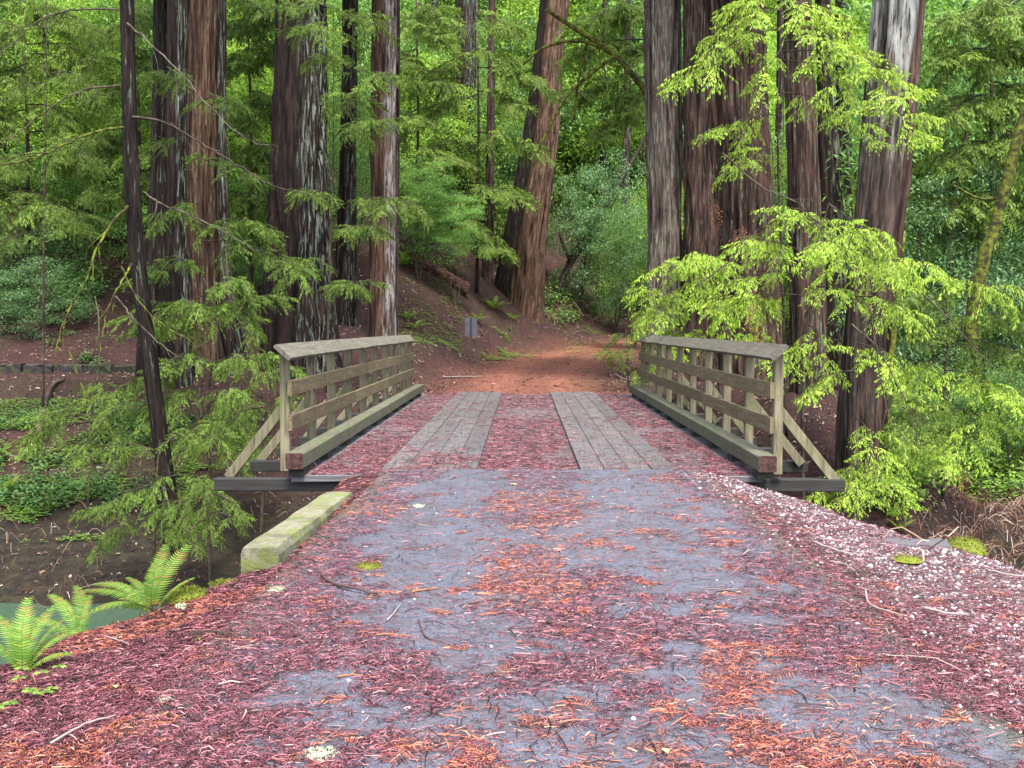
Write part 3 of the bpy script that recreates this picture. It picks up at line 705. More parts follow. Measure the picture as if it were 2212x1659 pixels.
def bough_mesh(seed, L=1.1, mats=None, dens=1.0, fw=.024, fl=.085, gap=.05, ns=17):
    """one drooping redwood spray: main twig, side twigs, flat finger-like branchlets"""
    r = random.Random(seed); mb = MB(); LV = []; LF = []
    bend = r.uniform(-.25, .25)
    def axis_pt(t): return Vector((L * t, bend * L * t * t + .03 * L * math.sin(5 * t + seed), .12 * L * t - .42 * L * t * t))
    mb.tube([axis_pt(i / 6) for i in range(7)], [.008 * (1 - .8 * i / 6) for i in range(7)], 4, 0, False)
    def finger(p, d, nrm, ln, wd):
        d = d.normalized(); s_ = d.cross(nrm)
        if s_.length < 1e-3: return
        s_.normalize(); n_ = len(LV)
        a = p + d * ln * .30; q = p + d * ln * .72 + Vector((0, 0, -.08 * ln)); e = p + d * ln + Vector((0, 0, -.25 * ln))
        LV.extend([p, a + s_ * wd * .42, q + s_ * wd * .5, e, q - s_ * wd * .5, a - s_ * wd * .42]); LF.append((n_, n_ + 1, n_ + 2, n_ + 3, n_ + 4, n_ + 5))
    ns = int(ns * dens)
    for i in range(ns):
        t_ = .06 + .94 * (i + r.random() * .8) / ns; p = axis_pt(min(t_, 1)); sg = 1 if i % 2 else -1
        ll = L * .46 * (math.sin(math.pi * min(1, .16 + t_ * .80)) ** .8) * r.uniform(.5, 1.25) * (1 if t_ < .97 else .6)
        ang = math.radians(r.uniform(34, 66)) * sg * (1 - .4 * t_)
        d = Vector((math.cos(ang), math.sin(ang), r.uniform(-.6, .12))).normalized()
        nrm = Vector((r.uniform(-.6, .6), r.uniform(-.6, .6) + .3 * sg, 1)).normalized()
        k = max(2, int(ll / gap)); drp = r.uniform(.15, .45)
        pts = [p + d * ll * u + Vector((0, 0, -drp * ll * u * u)) for u in [j / k for j in range(k + 1)]]
        mb.tube([pts[0], pts[k // 2], pts[-1]], [.003, .0022, .001], 3, 0, False)
        for j in range(1, k + 1):
            dl = (pts[j] - pts[j - 1]).normalized(); u = j / k
            f_ = fl * r.uniform(.6, 1.2) * (.6 + .6 * math.sin(math.pi * (.15 + .8 * u)))
            for s2 in (1, -1):
                if r.random() < .14: continue
                a2 = math.radians(r.uniform(35, 62)) * s2
                q = Matrix.Rotation(a2, 3, nrm) @ dl; q.z -= r.uniform(.1, .65)
                finger(pts[j] + dl * r.uniform(-.4, .4) * gap, q, nrm + Vector((r.uniform(-.6, .6), r.uniform(-.6, .6), 0)), f_, fw * r.uniform(.75, 1.25))
        finger(pts[-1], (pts[-1] - pts[-2]), nrm, fl * .9, fw)
    mb.add(LV, LF, 1)
    return mb.mesh('bough', (M['twig'], mats))

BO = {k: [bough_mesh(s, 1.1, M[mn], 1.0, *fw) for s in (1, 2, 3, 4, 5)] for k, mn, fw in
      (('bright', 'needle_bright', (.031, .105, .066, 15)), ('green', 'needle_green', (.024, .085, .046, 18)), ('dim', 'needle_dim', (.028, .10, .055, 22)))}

def put_bough(root, p, yaw, pitch, sc_, kind='green', roll=0.0):
    return link('bough', R.choice(BO[kind]), root, Vector(p) - root.location, Euler((roll, -pitch, yaw), 'XYZ'), (sc_, sc_ * R.uniform(.8, 1.2), sc_ * R.uniform(.9, 1.3)))

def limb(root, a, b, nb, ln, kind='green', sag=.12, mult=None, spread=.9, w=.02, from_=.25, mat='twig', away=None):
    """a woody limb from a to b with boughs set along it; a, b = (dx, dy, depth)"""
    A = px(*a); B = px(*b); D = B - A
    C_ = curve_pts([A, A + D * .4 + Vector((R.uniform(-.1, .1), R.uniform(-.1, .1), sag * D.length)), A + D * .75 + Vector((0, 0, sag * .7 * D.length)), B], 10)
    mb = MB(); mb.tube([c - root.location for c in C_], [w * (1 - .75 * i / 10) for i in range(11)], 5, 0, False)
    link('branch', mb.mesh('branch', (M[mat],), True), root)
    nb = int(nb * (mult or (1.05 if kind == 'bright' else 1.8))) + 1
    for i in range(nb):
        u = from_ + (1 - from_) * (i + R.random() * .6) / nb; k = min(9, int(u * 10)); f = u * 10 - k
        p = C_[k].lerp(C_[k + 1], min(1, f)); dr = (C_[k + 1] - C_[k]).normalized()
        yaw = math.atan2(dr.y, dr.x) + (R.uniform(.25, spread + .35) * (1 if i % 2 else -1) if i < nb - 1 else 0)
        put_bough(root, p, yaw, R.uniform(-.6, .18), ln * .8 * R.uniform(.55, 1.25) * (1 - .25 * u), kind, R.uniform(-.55, .55))

def leaf_cloud(seed, clumps, nleaf, rx, ry, rz, cr, leaf, mat, shell=.35, hang=.4):
    """leaf-sized faces gathered on twig clumps inside a crown; returns a mesh"""
    rs = np.random.RandomState(seed); C_ = []
    while len(C_) < clumps:
        p = rs.uniform(-1, 1, 3); q = np.linalg.norm(p)
        if shell < q < 1: C_.append(p)
    C_ = np.array(C_) * [rx, ry, rz]
    cs = rs.uniform(.6, 1.35, clumps)
    N_ = clumps * nleaf; ci = np.repeat(np.arange(clumps), nleaf)
    o = rs.normal(0, .45, (N_, 3)); o[:, 2] *= .42; o[:, 2] -= .25 * np.hypot(o[:, 0], o[:, 1])
    P = C_[ci] + o * cr * cs[ci][:, None]
    az = rs.uniform(0, 2 * math.pi, N_); dip = rs.uniform(-hang - .5, .35, N_)
    d = np.stack([np.cos(az) * np.cos(dip), np.sin(az) * np.cos(dip), np.sin(dip)], 1)
    up = np.stack([rs.normal(0, .45, N_), rs.normal(0, .45, N_), np.ones(N_)], 1)
    s_ = np.cross(d, up); s_ /= np.linalg.norm(s_, axis=1)[:, None] + 1e-9
    ln = leaf[0] * rs.uniform(.6, 1.25, N_)[:, None]; wd = leaf[1] * rs.uniform(.7, 1.2, N_)[:, None]
    V = np.stack([P, P + d * ln * .45 + s_ * wd * .5, P + d * ln, P + d * ln * .45 - s_ * wd * .5], 1)
    V[:, 2, 2] -= (ln[:, 0] * .15)
    Fq = np.arange(N_ * 4).reshape(-1, 4)
    return mesh_np('crown', V.reshape(-1, 3), Fq, (mat,))

CR = {}
for k, mn in (('g', 'laurel'), ('y', 'laurel_y'), ('b', 'laurel_b')):
    CR[k] = [leaf_cloud(100 + i + ord(k), 95, 190, 2.6, 2.6, 3.4, .80, (.125, .052), M[mn]) for i in range(2)]
CR['n'] = [leaf_cloud(300 + i, 95, 180, 2.6, 2.6, 3.6, .95, (.15, .036), M['needle_dim'], .3, .6) for i in range(2)]
CR['s'] = [leaf_cloud(200 + i, 40, 110, .9, .9, .8, .34, (.075, .032), M['laurel_b'], .2) for i in range(2)]
CR['sg'] = [leaf_cloud(220 + i, 40, 110, .9, .9, .8, .34, (.075, .032), M['laurel_y'], .2) for i in range(2)]

def small_tree(name, label, p, kind, s, group=None, stem=True, hz=1.0, cat='tree', lift=2.6):
    z = H1(p[0], p[1]); root = thing(name, label, cat, (p[0], p[1], z), group, R.uniform(0, 6.28))
    link('crown', R.choice(CR[kind]), root, (0, 0, lift * s * hz), None, (s * R.uniform(.85, 1.2), s * R.uniform(.85, 1.2), s * hz))
    if stem:
        mb = MB()
        for _ in range(3):
            a = R.uniform(0, 6.28); q = Vector((math.cos(a), math.sin(a), 0)) * s
            mb.tube(curve_pts([(0, 0, -.3), q * .35 + Vector((0, 0, 1.6 * s)), q * 1.0 + Vector((0, 0, 4.2 * s * hz))], 6), [.07 * s * (1 - .8 * i / 6) for i in range(7)], 5, 0, False)
        link('trunk', mb.mesh('trunk', (M['twig'],), True), root)
    return root

# ------------------------------------------------------------------ the green slope behind
KL = {'g': 'mid-green bay laurel', 'y': 'yellow-green laurel', 'b': 'bluish-green laurel', 'n': 'feathery young redwood'}
for (x0, x1, Y0, Y1, n_, kinds, where) in [(-150, 620, 38, 62, 34, 'ggynby', 'on the slope behind the dark trunks at left'), (700, 1100, 52, 70, 20, 'gybngy', 'on the slope above the sign and fallen log'),
                            (1080, 1420, 67, 84, 20, 'gbygy', 'on the slope above the road bend'), (1400, 1900, 40, 66, 26, 'gyyb', 'behind the big trunks on the right'),
                            (1900, 2360, 30, 56, 28, 'gbgbn', 'in the wood at the right border'), (-150, 1000, 66, 90, 34, 'ygynyg', 'high on the left slope'),
                            (900, 2300, 72, 100, 42, 'yyggy', 'high on the slope beyond the road'), (-100, 2300, 95, 125, 34, 'ygy', 'on the far ridge along the top'),
                            (-900, -150, 32, 60, 22, 'gynb', 'beyond the left edge of the view'), (2360, 2900, 26, 56, 16, 'gbn', 'beyond the right edge of the view')]:
    for i in range(n_):
        u = (i + R.random()) / n_
        Y = R.uniform(Y0, Y1); X = px(x0 + (x1 - x0) * u, 700, Y).x
        if road_d(np.array([X]), np.array([Y]))[0] < 5: continue
        k = R.choice(kinds)
        small_tree('forest_tree', KL[k] + ' in the dense wood ' + where, (X, Y), k, R.uniform(1.0, 1.5) * (1.0 if Y < 66 else 1.6), 'trees massed ' + where, Y < 70, R.uniform(1.0, 1.6), 'tree', 2.9)

# nearer understory
for lab, dx, Y, k, s, hz, lf in [
    ('bushy laurel with light leaves low between the straight trunk and the leaning pair', 985, 42, 'g', .50, .8, 8.6),
    ('leafy laurel just right of the straight redwood trunk', 905, 42, 'g', .6, .9, 6.6),
    ('bluish laurel filling the gap left of the grey trunk, lower part', 1250, 56, 'b', .95, 1.1, 4.4),
    ('grey-green laurel right behind the dark leaning stem', 1330, 55, 'b', 1.0, 1.3, 4.2),
    ('laurel overhanging the road bend beside the grey trunk', 1370, 46, 'g', .7, 1.1, 6.0),
    ('bluish bush of glossy leaves at the left border, halfway up', 30, 33, 'b', .9, .7, 1.8),
    ('low glossy bush on the slope at the left border', 90, 31, 'b', .6, .7, 1.7),
    ('broad-leaved tree filling the right border behind the mossy trunk', 2150, 27, 'b', .9, 1.2, 2.2),
    ('dark leafy tree between the pale leaning redwood and the mossy trunk', 2040, 26, 'b', .85, 1.4, 2.2),
    ('yellow-green bush low at the right border', 2200, 19, 'g', .55, .8, 1.5),
    ('leafy bush on the bank below the right border', 2080, 21, 'g', .6, .7, 1.6),
    ('small leafy tree behind the slim trunk right of the huge pair', 1790, 34, 'y', .8, 1.4, 3.0),
    ('light green tree high between the huge pair and the slim trunk', 1690, 36, 'y', .7, 1.3, 6.0),
    ('green tree top left of the massive black trunk', 545, 36, 'y', .8, 1.3, 5.2),
    ('green tree between the clump and the massive black trunk, lower branches', 560, 34, 'g', .6, 1.1, 4.2),
    ('laurel with light leaves high left of the slim black trunk', 200, 38, 'y', .9, 1.3, 5.0),
    ('laurel with dense leaves in front of the slope left of the slim black trunk', 180, 36, 'g', .9, .9, 3.4),
    ('leafy tree behind the half-hidden trunk left of the straight one', 760, 38, 'g', .75, 1.4, 4.8)]:
    c_ = px(dx, 700, Y); small_tree('bay_laurel' if 'bush' not in lab else 'bush', lab, (c_.x, Y), k, s, None, True, hz, 'tree' if 'bush' not in lab else 'bush', lf)

# high crowns of the big trunks: above the picture, they shade the wood
def high_crown(root, k, s, zs):
    for z in zs:
        f = (z - root.location.z) / max(1, root['_top'] - root.location.z)
        x = (root['_tx'] - root.location.x) * f; y = (root['_ty'] - root.location.y) * f
        link('crown', R.choice(CR[k]), root, (x, y, z - root.location.z), (0, 0, R.uniform(0, 6)), (s, s, s * 1.1))
for nme in ('cl_a', 'cl_c', 'big', 'str', 'gr', 'hu2', 'thin'):
    r0 = T[nme]; y = r0.location.y; top = EYE.z + .36 * y + 4.5
    high_crown(r0, 'n', 1.15 if nme != 'thin' else .8, [top + 2 * j * 2.4 for j in range(2)] if top < 22 else [22])

# ------------------------------------------------------------------ redwood sprays, left
sap = [thing('redwood_sapling', lab, 'sapling', px(dx, dy, Y)) for lab, dx, dy, Y in [
    ('young redwood with spreading green sprays between the slim black trunk and the left railing', 455, 1000, 19),
    ('young redwood with layered sprays in front of the four-trunk clump', 420, 900, 21),
    ('small redwood sprout with sprays hanging around the foot of the slim black trunk', 330, 1080, 16.5),
    ('young redwood with light sprays in front of the massive black trunk', 690, 700, 24.5),
    ('young redwood with sprays at the left end of the left railing', 560, 940, 17.5),
    ('young redwood with low drooping sprays left of the slim black trunk', 190, 1010, 19.5), ('slender redwood sprout with sprays below the left end of the cross beams', 460, 1130, 14.6),
    ('young redwood with thin sprays high at the left border', 90, 700, 22)]]
stem_pts = [[(455,1060,19),(450,860,19),(470,700,19.2),(440,600,19.3)], [(420,960,21),(440,700,21.2),(430,450,21.5),(420,200,21.8)],
            [(330,1200,16.5),(338,1050,16.2),(345,950,16.2)], [(705,780,24.5),(712,560,24.6),(720,300,24.8),(720,-80,25)], [(560,1030,17.5),(575,880,17.6),(560,780,17.8)],
             [(190,1060,19.5),(195,940,19.5),(200,860,19.5)], [(455,1220,14.6),(450,1120,14.6),(440,1060,14.6)], [(90,800,24),(95,500,24),(100,200,24),(100,-60,24)]]
for o, sp_ in zip(sap, stem_pts):
    P = [px(*q) for q in sp_]; g0 = Vector((P[0].x, P[0].y, H1(P[0].x, P[0].y) - .1)); P[0] = g0; o.location = g0
    C_ = curve_pts(P, 12); mb = MB(); mb.tube([c - g0 for c in C_], [.035 * (1 - .7 * i / 12) for i in range(13)], 6); link('trunk', mb.mesh('trunk', (M['twig'],), True), o)
LL = [ # sapling, start, end, boughs, length
 (0,(455,700,19),(300,690,17.8),5,.95),(0,(460,690,19),(560,640,18.5),5,.9),(0,(450,740,19),(350,800,18),4,.9),(0,(455,790,19),(570,770,18.2),5,.9),
 (0,(455,830,19),(330,880,18),5,.9),(0,(455,850,19),(540,880,18),5,.85),(0,(455,700,19),(400,640,18.2),4,.9),(0,(455,880,19),(480,950,17.8),4,.8),
 (0,(455,640,19),(510,600,18.4),4,.8),(0,(455,780,19),(240,850,17.8),5,.8),
 (1,(438,560,21.3),(330,600,20),4,.9),(1,(438,500,21.4),(560,480,20.2),5,1.0),(1,(436,440,21.5),(350,470,20.5),4,.9),(1,(430,350,21.6),(540,380,20.4),4,.9),
 (1,(425,200,21.8),(340,150,20.5),4,.9),(1,(425,230,21.8),(510,220,20.8),4,.9),(1,(436,520,21.3),(640,590,20),6,1.0),(1,(430,300,21.6),(300,340,20.3),4,.8),
 (2,(338,1050,16.3),(250,1080,15.4),4,.75),(2,(338,1040,16.3),(440,1040,15.5),4,.8),(2,(338,1000,16.3),(410,920,15.6),3,.7),(2,(340,1080,16.3),(450,1130,15.3),4,.75),
 (2,(340,980,16.3),(260,960,15.6),4,.75),(2,(335,1100,16.4),(200,1110,15.6),3,.7),(2,(340,1060,16.3),(500,1090,15.6),3,.6),
 (3,(712,560,24.6),(620,600,22.5),5,1.0),(3,(714,520,24.6),(800,490,23),5,1.0),(3,(716,450,24.6),(890,440,23),6,1.0),(3,(716,430,24.7),(650,420,23),4,.9),
 (3,(720,300,24.8),(830,260,23),5,1.0),(3,(720,180,24.9),(850,165,23),5,1.0),(3,(720,90,25),(640,60,23),5,1.0),(3,(720,60,25),(800,40,23.5),5,1.0),
 (3,(718,250,24.8),(770,200,23.5),4,1.0),(3,(720,20,25),(600,20,23),5,1.1),(3,(715,640,24.5),(780,610,23),4,.9),(3,(720,150,25),(690,120,23.5),4,.9),
 (4,(568,900,17.6),(620,850,17.0),4,.7),(4,(568,860,17.6),(480,840,16.6),5,.8),(4,(568,880,17.6),(470,930,16.4),4,.75),(4,(565,820,17.7),(620,790,17.2),4,.7),(4,(570,940,17.6),(500,990,16.5),4,.75),(4,(565,800,17.7),(500,770,16.8),4,.7)]
LL += [(5,(200,880,19.5),(110,900,18.6),4,.9),(5,(200,870,19.5),(290,880,18.6),4,.9),(5,(197,910,19.5),(90,960,18.4),4,.9),(5,(197,920,19.5),(300,950,18.4),4,.9),(5,(195,940,19.5),(200,1000,18.2),4,.8),(5,(200,860,19.5),(220,820,18.8),3,.7),
 (6,(445,1080,14.6),(380,1090,14),3,.6),(6,(442,1070,14.6),(510,1090,14),3,.6),(6,(450,1110,14.6),(520,1130,14),3,.55),(6,(450,1120,14.6),(400,1160,14),3,.55),(6,(440,1065,14.6),(450,1020,14.2),3,.55),
 (7,(95,500,24),(-20,540,22.5),4,1.0),(7,(96,450,24),(180,480,22.5),4,1.0),(7,(98,330,24),(-10,370,22.5),4,1.0),(7,(98,300,24),(190,340,22.5),4,1.0),(7,(100,180,24),(0,220,22.5),4,1.0),(7,(100,160,24),(200,190,22.5),4,1.0),(7,(100,60,24),(0,90,22.5),4,1.0),(7,(100,40,24),(190,60,22.5),4,1.0),
 (0,(455,900,19),(380,960,18),4,.8),(0,(455,920,19),(560,960,18),4,.8),(2,(335,1120,16.4),(240,1160,15.6),4,.7),(2,(338,1110,16.4),(430,1170,15.4),4,.65),(2,(345,960,16.2),(480,950,15.6),4,.7),(1,(436,640,21.2),(330,700,20),4,.9),(1,(436,660,21.2),(540,700,20),4,.9)]
for k, a, b, nb, ln in LL:
    limb(sap[k], a, b, nb + 1 if k not in (2, 5, 6) else nb, ln * .95, 'green', .08, 1.3 if k in (2, 4, 5, 6) else 1.8, 1.0, .014)

# distant feathery redwoods behind, middle of the picture
for lab, dx, dy, Y, ends in [
    ('feathery young redwood in front of the far dark trunk on the slope', 1030, 560, 47, [(900,430),(1120,410),(930,310),(1160,300),(950,220),(1120,210),(960,130),(1090,120),(930,60),(1100,40),(1010,480),(1080,520),(880,180),(1170,160)]),
    ('tall young redwood with drooping layers left of the far dark trunk', 900, 520, 45, [(830,300),(970,330),(880,250),(960,160),(870,120),(960,70),(880,40),(950,20),(910,400)]),
    ('feathery redwood filling the upper left corner', 60, 560, 34, [(-20,420),(140,430),(0,350),(150,340),(-10,250),(160,240),(10,150),(150,130),(0,60),(160,50),(90,20),(220,110),(220,300)]),
    ('feathery redwood between the slim black trunk and the clump', 300, 560, 33, [(240,400),(330,380),(220,300),(330,250),(240,180),(320,120),(230,60),(320,30)]),
    ('feathery redwood in the gap between the clump and the massive black trunk', 540, 560, 33, [(500,430),(590,420),(510,330),(590,320),(505,230),(590,210),(510,130),(590,110),(520,50),(580,30)]),
    ('feathery redwood at the right border beyond the mossy trunk', 2130, 560, 27, [(2060,430),(2210,420),(2050,320),(2220,300),(2060,220),(2200,190),(2060,120),(2210,100),(2080,40),(2190,20)]),
    ('feathery redwood behind the grey trunk, hanging over the top of the gap', 1418, 420, 36, [(1260,180),(1390,200),(1240,100),(1390,100),(1250,30),(1380,20),(1300,260)])]:
    P0 = px(dx, dy, Y); g0 = Vector((P0.x, Y, H1(P0.x, Y))); root = thing('redwood_sapling', lab, 'sapling', g0)
    topz = px(dx, -60, Y).z
    mb = MB(); mb.tube([Vector((0, 0, -.2)), Vector((.1, 0, (topz - g0.z) * .5)), Vector((0, .1, topz - g0.z))], [.09, .06, .03], 6); link('trunk', mb.mesh('trunk', (M['twig'],), True), root)
    for ex, ey in ends:
        limb(root, (dx, ey - 15, Y), (ex, ey + 20, Y - 1.5), 8, 1.5, 'dim', .06, None, 1.0, .03)

# ------------------------------------------------------------------ bright sprays, right
spr = [thing('redwood_sprout', lab, 'sapling', px(dx, dy, Y)) for lab, dx, dy, Y in [
    ('bright yellow-green redwood sprout spilling over the middle of the right railing', 1740, 900, 16.5),
    ('bright redwood sprout with long sprays hanging beside the pale leaning trunk', 1860, 950, 14.5),
    ('light green redwood sprout filling the bank right of the pale leaning trunk', 2040, 950, 17),
    ('bright sprays hanging across the top in front of the huge redwood pair', 1700, 300, 17.5),
    ('light green redwood sprout reaching left past the far end of the right railing', 1560, 830, 22.5),
    ('small redwood seedling at the far end of the right railing', 1362, 810, 25.5)]]
stm = [[(1740,960,16.5),(1735,760,16.6),(1760,560,16.8),(1790,440,17)], [(1850,1040,14.5),(1845,850,14.6),(1850,650,14.8),(1830,500,15)],
       [(2040,1040,17),(2035,880,17.1),(2050,720,17.2),(2040,620,17.3)], [(1700,900,19.5),(1690,600,19.2),(1680,300,18.6),(1690,-60,18)],
       [(1560,850,22.5),(1540,700,22.6),(1530,560,22.8)], [(1358,815,25.5),(1356,770,25.5),(1352,712,25.5)]]
for o, sp_ in zip(spr, stm):
    P = [px(*q) for q in sp_]; g0 = Vector((P[0].x, P[0].y, H1(P[0].x, P[0].y) - .1)); P[0] = g0; o.location = g0
    C_ = curve_pts(P, 12); mb = MB(); mb.tube([c - g0 for c in C_], [.032 * (1 - .7 * i / 12) for i in range(13)], 6); link('trunk', mb.mesh('trunk', (M['twig'],), True), o)
RL = [
 (0,(1745,600,16.8),(1610,600,16.2),5,.85),(0,(1745,640,16.8),(1560,670,16.3),6,.85),(0,(1745,560,16.8),(1640,520,16.2),5,.8),(0,(1750,520,16.8),(1880,580,15.6),5,.8),
 (0,(1740,620,16.8),(1850,660,15.6),5,.8),(0,(1745,480,16.9),(1700,450,16),4,.75),(0,(1740,700,16.7),(1790,780,15.4),4,.75),(0,(1780,470,17),(1930,600,15.4),5,.75),
 (0,(1740,740,16.6),(1690,800,15.6),4,.7),(0,(1745,560,16.8),(1800,470,15.8),4,.7),
 (1,(1850,640,14.8),(1960,680,13.8),5,.75),(1,(1848,740,14.7),(1930,800,13.8),4,.7),(1,(1848,600,14.8),(1950,560,14),5,.7),
 (1,(1846,800,14.6),(1770,850,13.8),4,.65),(1,(1846,900,14.6),(1890,1000,13.6),4,.65),
 (1,(1848,960,14.5),(1920,1050,13.4),4,.65),(1,(1848,1000,14.5),(1850,1090,13.2),4,.6),(1,(1850,560,14.9),(1780,520,14.2),4,.7),(1,(1848,1000,14.5),(1780,1070,13.2),4,.55),
 (2,(2045,700,17.2),(2160,680,16),5,.9),(2,(2045,740,17.2),(2200,760,15.8),6,.9),(2,(2042,780,17.1),(1980,820,16),4,.8),(2,(2042,800,17.1),(2140,840,15.8),5,.85),(2,(2042,660,17.2),(1980,640,16.2),4,.8),
 (2,(2040,860,17.1),(2120,930,15.8),4,.8),(2,(2040,880,17.1),(1970,930,15.8),4,.8),(2,(2040,900,17),(2060,1000,15.6),4,.8),(2,(2042,700,17.2),(1990,720,16),4,.8),(2,(2040,820,17.1),(2220,890,15.6),5,.8),(2,(2040,620,17.3),(2150,620,16),5,.9),(2,(2040,950,17),(1950,1010,15.6),4,.7),
 (3,(1690,20,18),(1560,90,17),6,1.0),(3,(1690,60,18.1),(1500,160,17),6,.95),(3,(1690,0,18),(1600,20,17),5,.95),(3,(1690,100,18.2),(1640,190,17.2),4,.8),
 (3,(1690,40,18.1),(1820,110,16.4),6,.9),(3,(1690,90,18.2),(1920,170,15.4),7,.85),(3,(1690,110,18.2),(1990,250,14.8),8,.8),(3,(1820,170,16.4),(1880,320,15.2),4,.7),(3,(1920,230,15.6),(1980,300,14.8),4,.65),
 (3,(1685,250,18.6),(1540,290,17.6),5,.8),(3,(1685,320,18.7),(1590,370,17.6),4,.75),(3,(1690,0,18),(1780,40,17),5,.9),(3,(1690,200,18.4),(1830,270,16.8),4,.7),
 (4,(1545,700,22.6),(1420,620,21.5),6,1.0),(4,(1540,640,22.7),(1450,560,21.5),6,1.0),(4,(1540,660,22.7),(1390,680,21.6),6,1.0),(4,(1540,620,22.7),(1560,560,21.5),5,.95),(4,(1540,690,22.6),(1610,640,21.3),5,.95),(4,(1540,720,22.6),(1450,730,21.6),5,.9),(4,(1540,600,22.8),(1500,540,21.4),5,1.0),(4,(1545,740,22.5),(1640,720,21.2),4,.8),
 (4,(1545,720,22.5),(1425,790,20.6),4,.6),(3,(1685,500,19),(1560,560,18),3,.7),(1,(1848,620,14.8),(1840,480,13.8),5,.7),(0,(1750,520,16.8),(1900,500,15.4),5,.75),(2,(2045,620,17.2),(1960,560,16),4,.8),(3,(1690,130,18.2),(1860,240,15.6),6,.75),
 (5,(1356,760,25.5),(1320,760,25),3,.7),(5,(1356,750,25.5),(1395,770,25),3,.7),(5,(1354,780,25.5),(1390,820,25),3,.7),(5,(1354,725,25.5),(1375,715,25.2),2,.6),(5,(1354,730,25.5),(1330,720,25.2),2,.6)]
for k, a, b, nb, ln in RL:
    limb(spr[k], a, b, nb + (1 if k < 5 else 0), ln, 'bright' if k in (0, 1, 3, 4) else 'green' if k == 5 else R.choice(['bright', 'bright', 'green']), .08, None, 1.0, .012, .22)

# bare pale twigs and browned sprays among the bright ones
M['needle_dead'] = leaf_mat('needles_dead', [(.14, .05, .025), (.26, .10, .05), (.36, .17, .09)], .25, .2, .7, .2)
BO['dead'] = [bough_mesh(60 + s, .8, M['needle_dead'], .8, .016, .07, .06, 12) for s in (1, 2)]
for k, pts, Y in [(3, [(1560,330),(1640,400),(1720,440),(1800,520),(1880,610)], 15.5), (0, [(1790,440),(1840,480),(1880,540),(1920,640)], 15.2), (0, [(1770,440),(1775,520),(1765,600)], 15.4),
                  (3, [(1655,230),(1668,330),(1675,420),(1700,470)], 17.2), (3, [(1500,620),(1580,560),(1660,470),(1700,400)], 17.6), (1, [(1840,700),(1900,760),(1960,880),(1990,960)], 13.4),
                  (1, [(1880,660),(1900,800),(1925,900),(1980,980)], 13.2), (0, [(1700,470),(1680,560),(1640,640)], 15.8), (2, [(2000,640),(2060,700),(2130,780),(2200,830)], 15.6)]:
    add_branch(spr[k], [(a, b, 0) for a, b in pts], Y, 4.5, 2, M['paletwig'], 'bare_branch', 20, 9)
for k, a in [(0, (1625, 650, 15.8)), (0, (1640, 690, 15.8)), (3, (1600, 480, 17.4)), (3, (1545, 430, 17.6)), (2, (2090, 1010, 15))]:
    for _ in range(2): put_bough(spr[k], px(*a), R.uniform(0, 6), -1.35, R.uniform(.4, .6), 'dead')

# ------------------------------------------------------------------ small things on the ground
def surf_n(x, y, e=.06):
    zx = (H(x + e, y) - H(x - e, y)) / (2 * e); zy = (H(x, y + e) - H(x, y - e)) / (2 * e)
    flat = (np.abs(x - .06) < 2.45) & (y >= 10.4) & (y < 23.6)
    return np.where(flat, 0, zx), np.where(flat, 0, zy)

def strands(name, x, y, ln, wd, mat, rs, lift=.012, curl=.35, az=None, kind='stuff', extra_z=None, branch=.35):
    """thin curved flakes and twigs lying on the ground"""
    n_ = len(x); z0 = surf(x, y) if extra_z is None else extra_z; gx_, gy_ = surf_n(x, y)
    if az is None: az = rs.uniform(0, 2 * math.pi, n_)
    d = np.stack([np.cos(az), np.sin(az)], 1); s_ = np.stack([-d[:, 1], d[:, 0]], 1)
    cv = rs.normal(0, curl, n_) * ln; hz = np.abs(rs.normal(0, 1, n_)) * lift
    V = []
    us = (-.5, .0, .5)
    tilt = rs.uniform(-1, 1, n_) * wd * .6
    for u in us:
        cx_ = x + d[:, 0] * ln * u + s_[:, 0] * cv * (u * u - .1); cy_ = y + d[:, 1] * ln * u + s_[:, 1] * cv * (u * u - .1)
        w_ = wd * (1 - 1.5 * abs(u) ** 2 * 1.4) * .5
        zz = z0 + .003 + hz * (1 - 3 * u * u) * .8 + np.abs(hz) * .3 + (rs.uniform(0, 1, n_) * lift * .3)
        for sg in (-1, 1):
            qx = cx_ + s_[:, 0] * w_ * sg; qy = cy_ + s_[:, 1] * w_ * sg
            V.append(np.stack([qx, qy, zz + gx_ * (qx - x) + gy_ * (qy - y) + tilt * sg * .5], 1))
    V = np.stack(V, 1)
    b = np.arange(n_)[:, None] * 6
    Fq = np.concatenate([b + np.array([2 * i, 2 * i + 2, 2 * i + 3, 2 * i + 1]) for i in range(2)], 0)
    tint = np.repeat(rs.uniform(0, 1, n_), 6)
    o = link(name, mesh_np(name, V.reshape(-1, 3), Fq, (mat,), {'tint': tint}))
    if kind: o['kind'] = kind
    return o

M['litter'] = pmat('needle_litter', 'tint', [(0, (.012, .004, .006)), (.25, (.038, .009, .015)), (.5, (.095, .023, .033)), (.75, (.165, .045, .058)), (.92, (.235, .090, .10)), (1, (.32, .20, .19))], .65, .3)
M['orange'] = pmat('fresh_litter', 'tint', [(0, (.04, .011, .010)), (.3, (.13, .030, .022)), (.6, (.24, .062, .034)), (.9, (.34, .12, .058)), (1, (.42, .24, .14))], .65, .3)
M['track'] = pmat('track_litter', 'tint', [(0, (.03, .009, .008)), (.4, (.075, .024, .017)), (.8, (.14, .048, .032)), (1, (.20, .10, .075))], .8, .2)
M['duff'] = pmat('dark_litter', 'tint', [(0, (.006, .003, .003)), (.4, (.018, .007, .007)), (.75, (.05, .020, .017)), (.93, (.11, .052, .042)), (1, (.26, .20, .16))], .8, .2)
rs = np.random.RandomState(5)
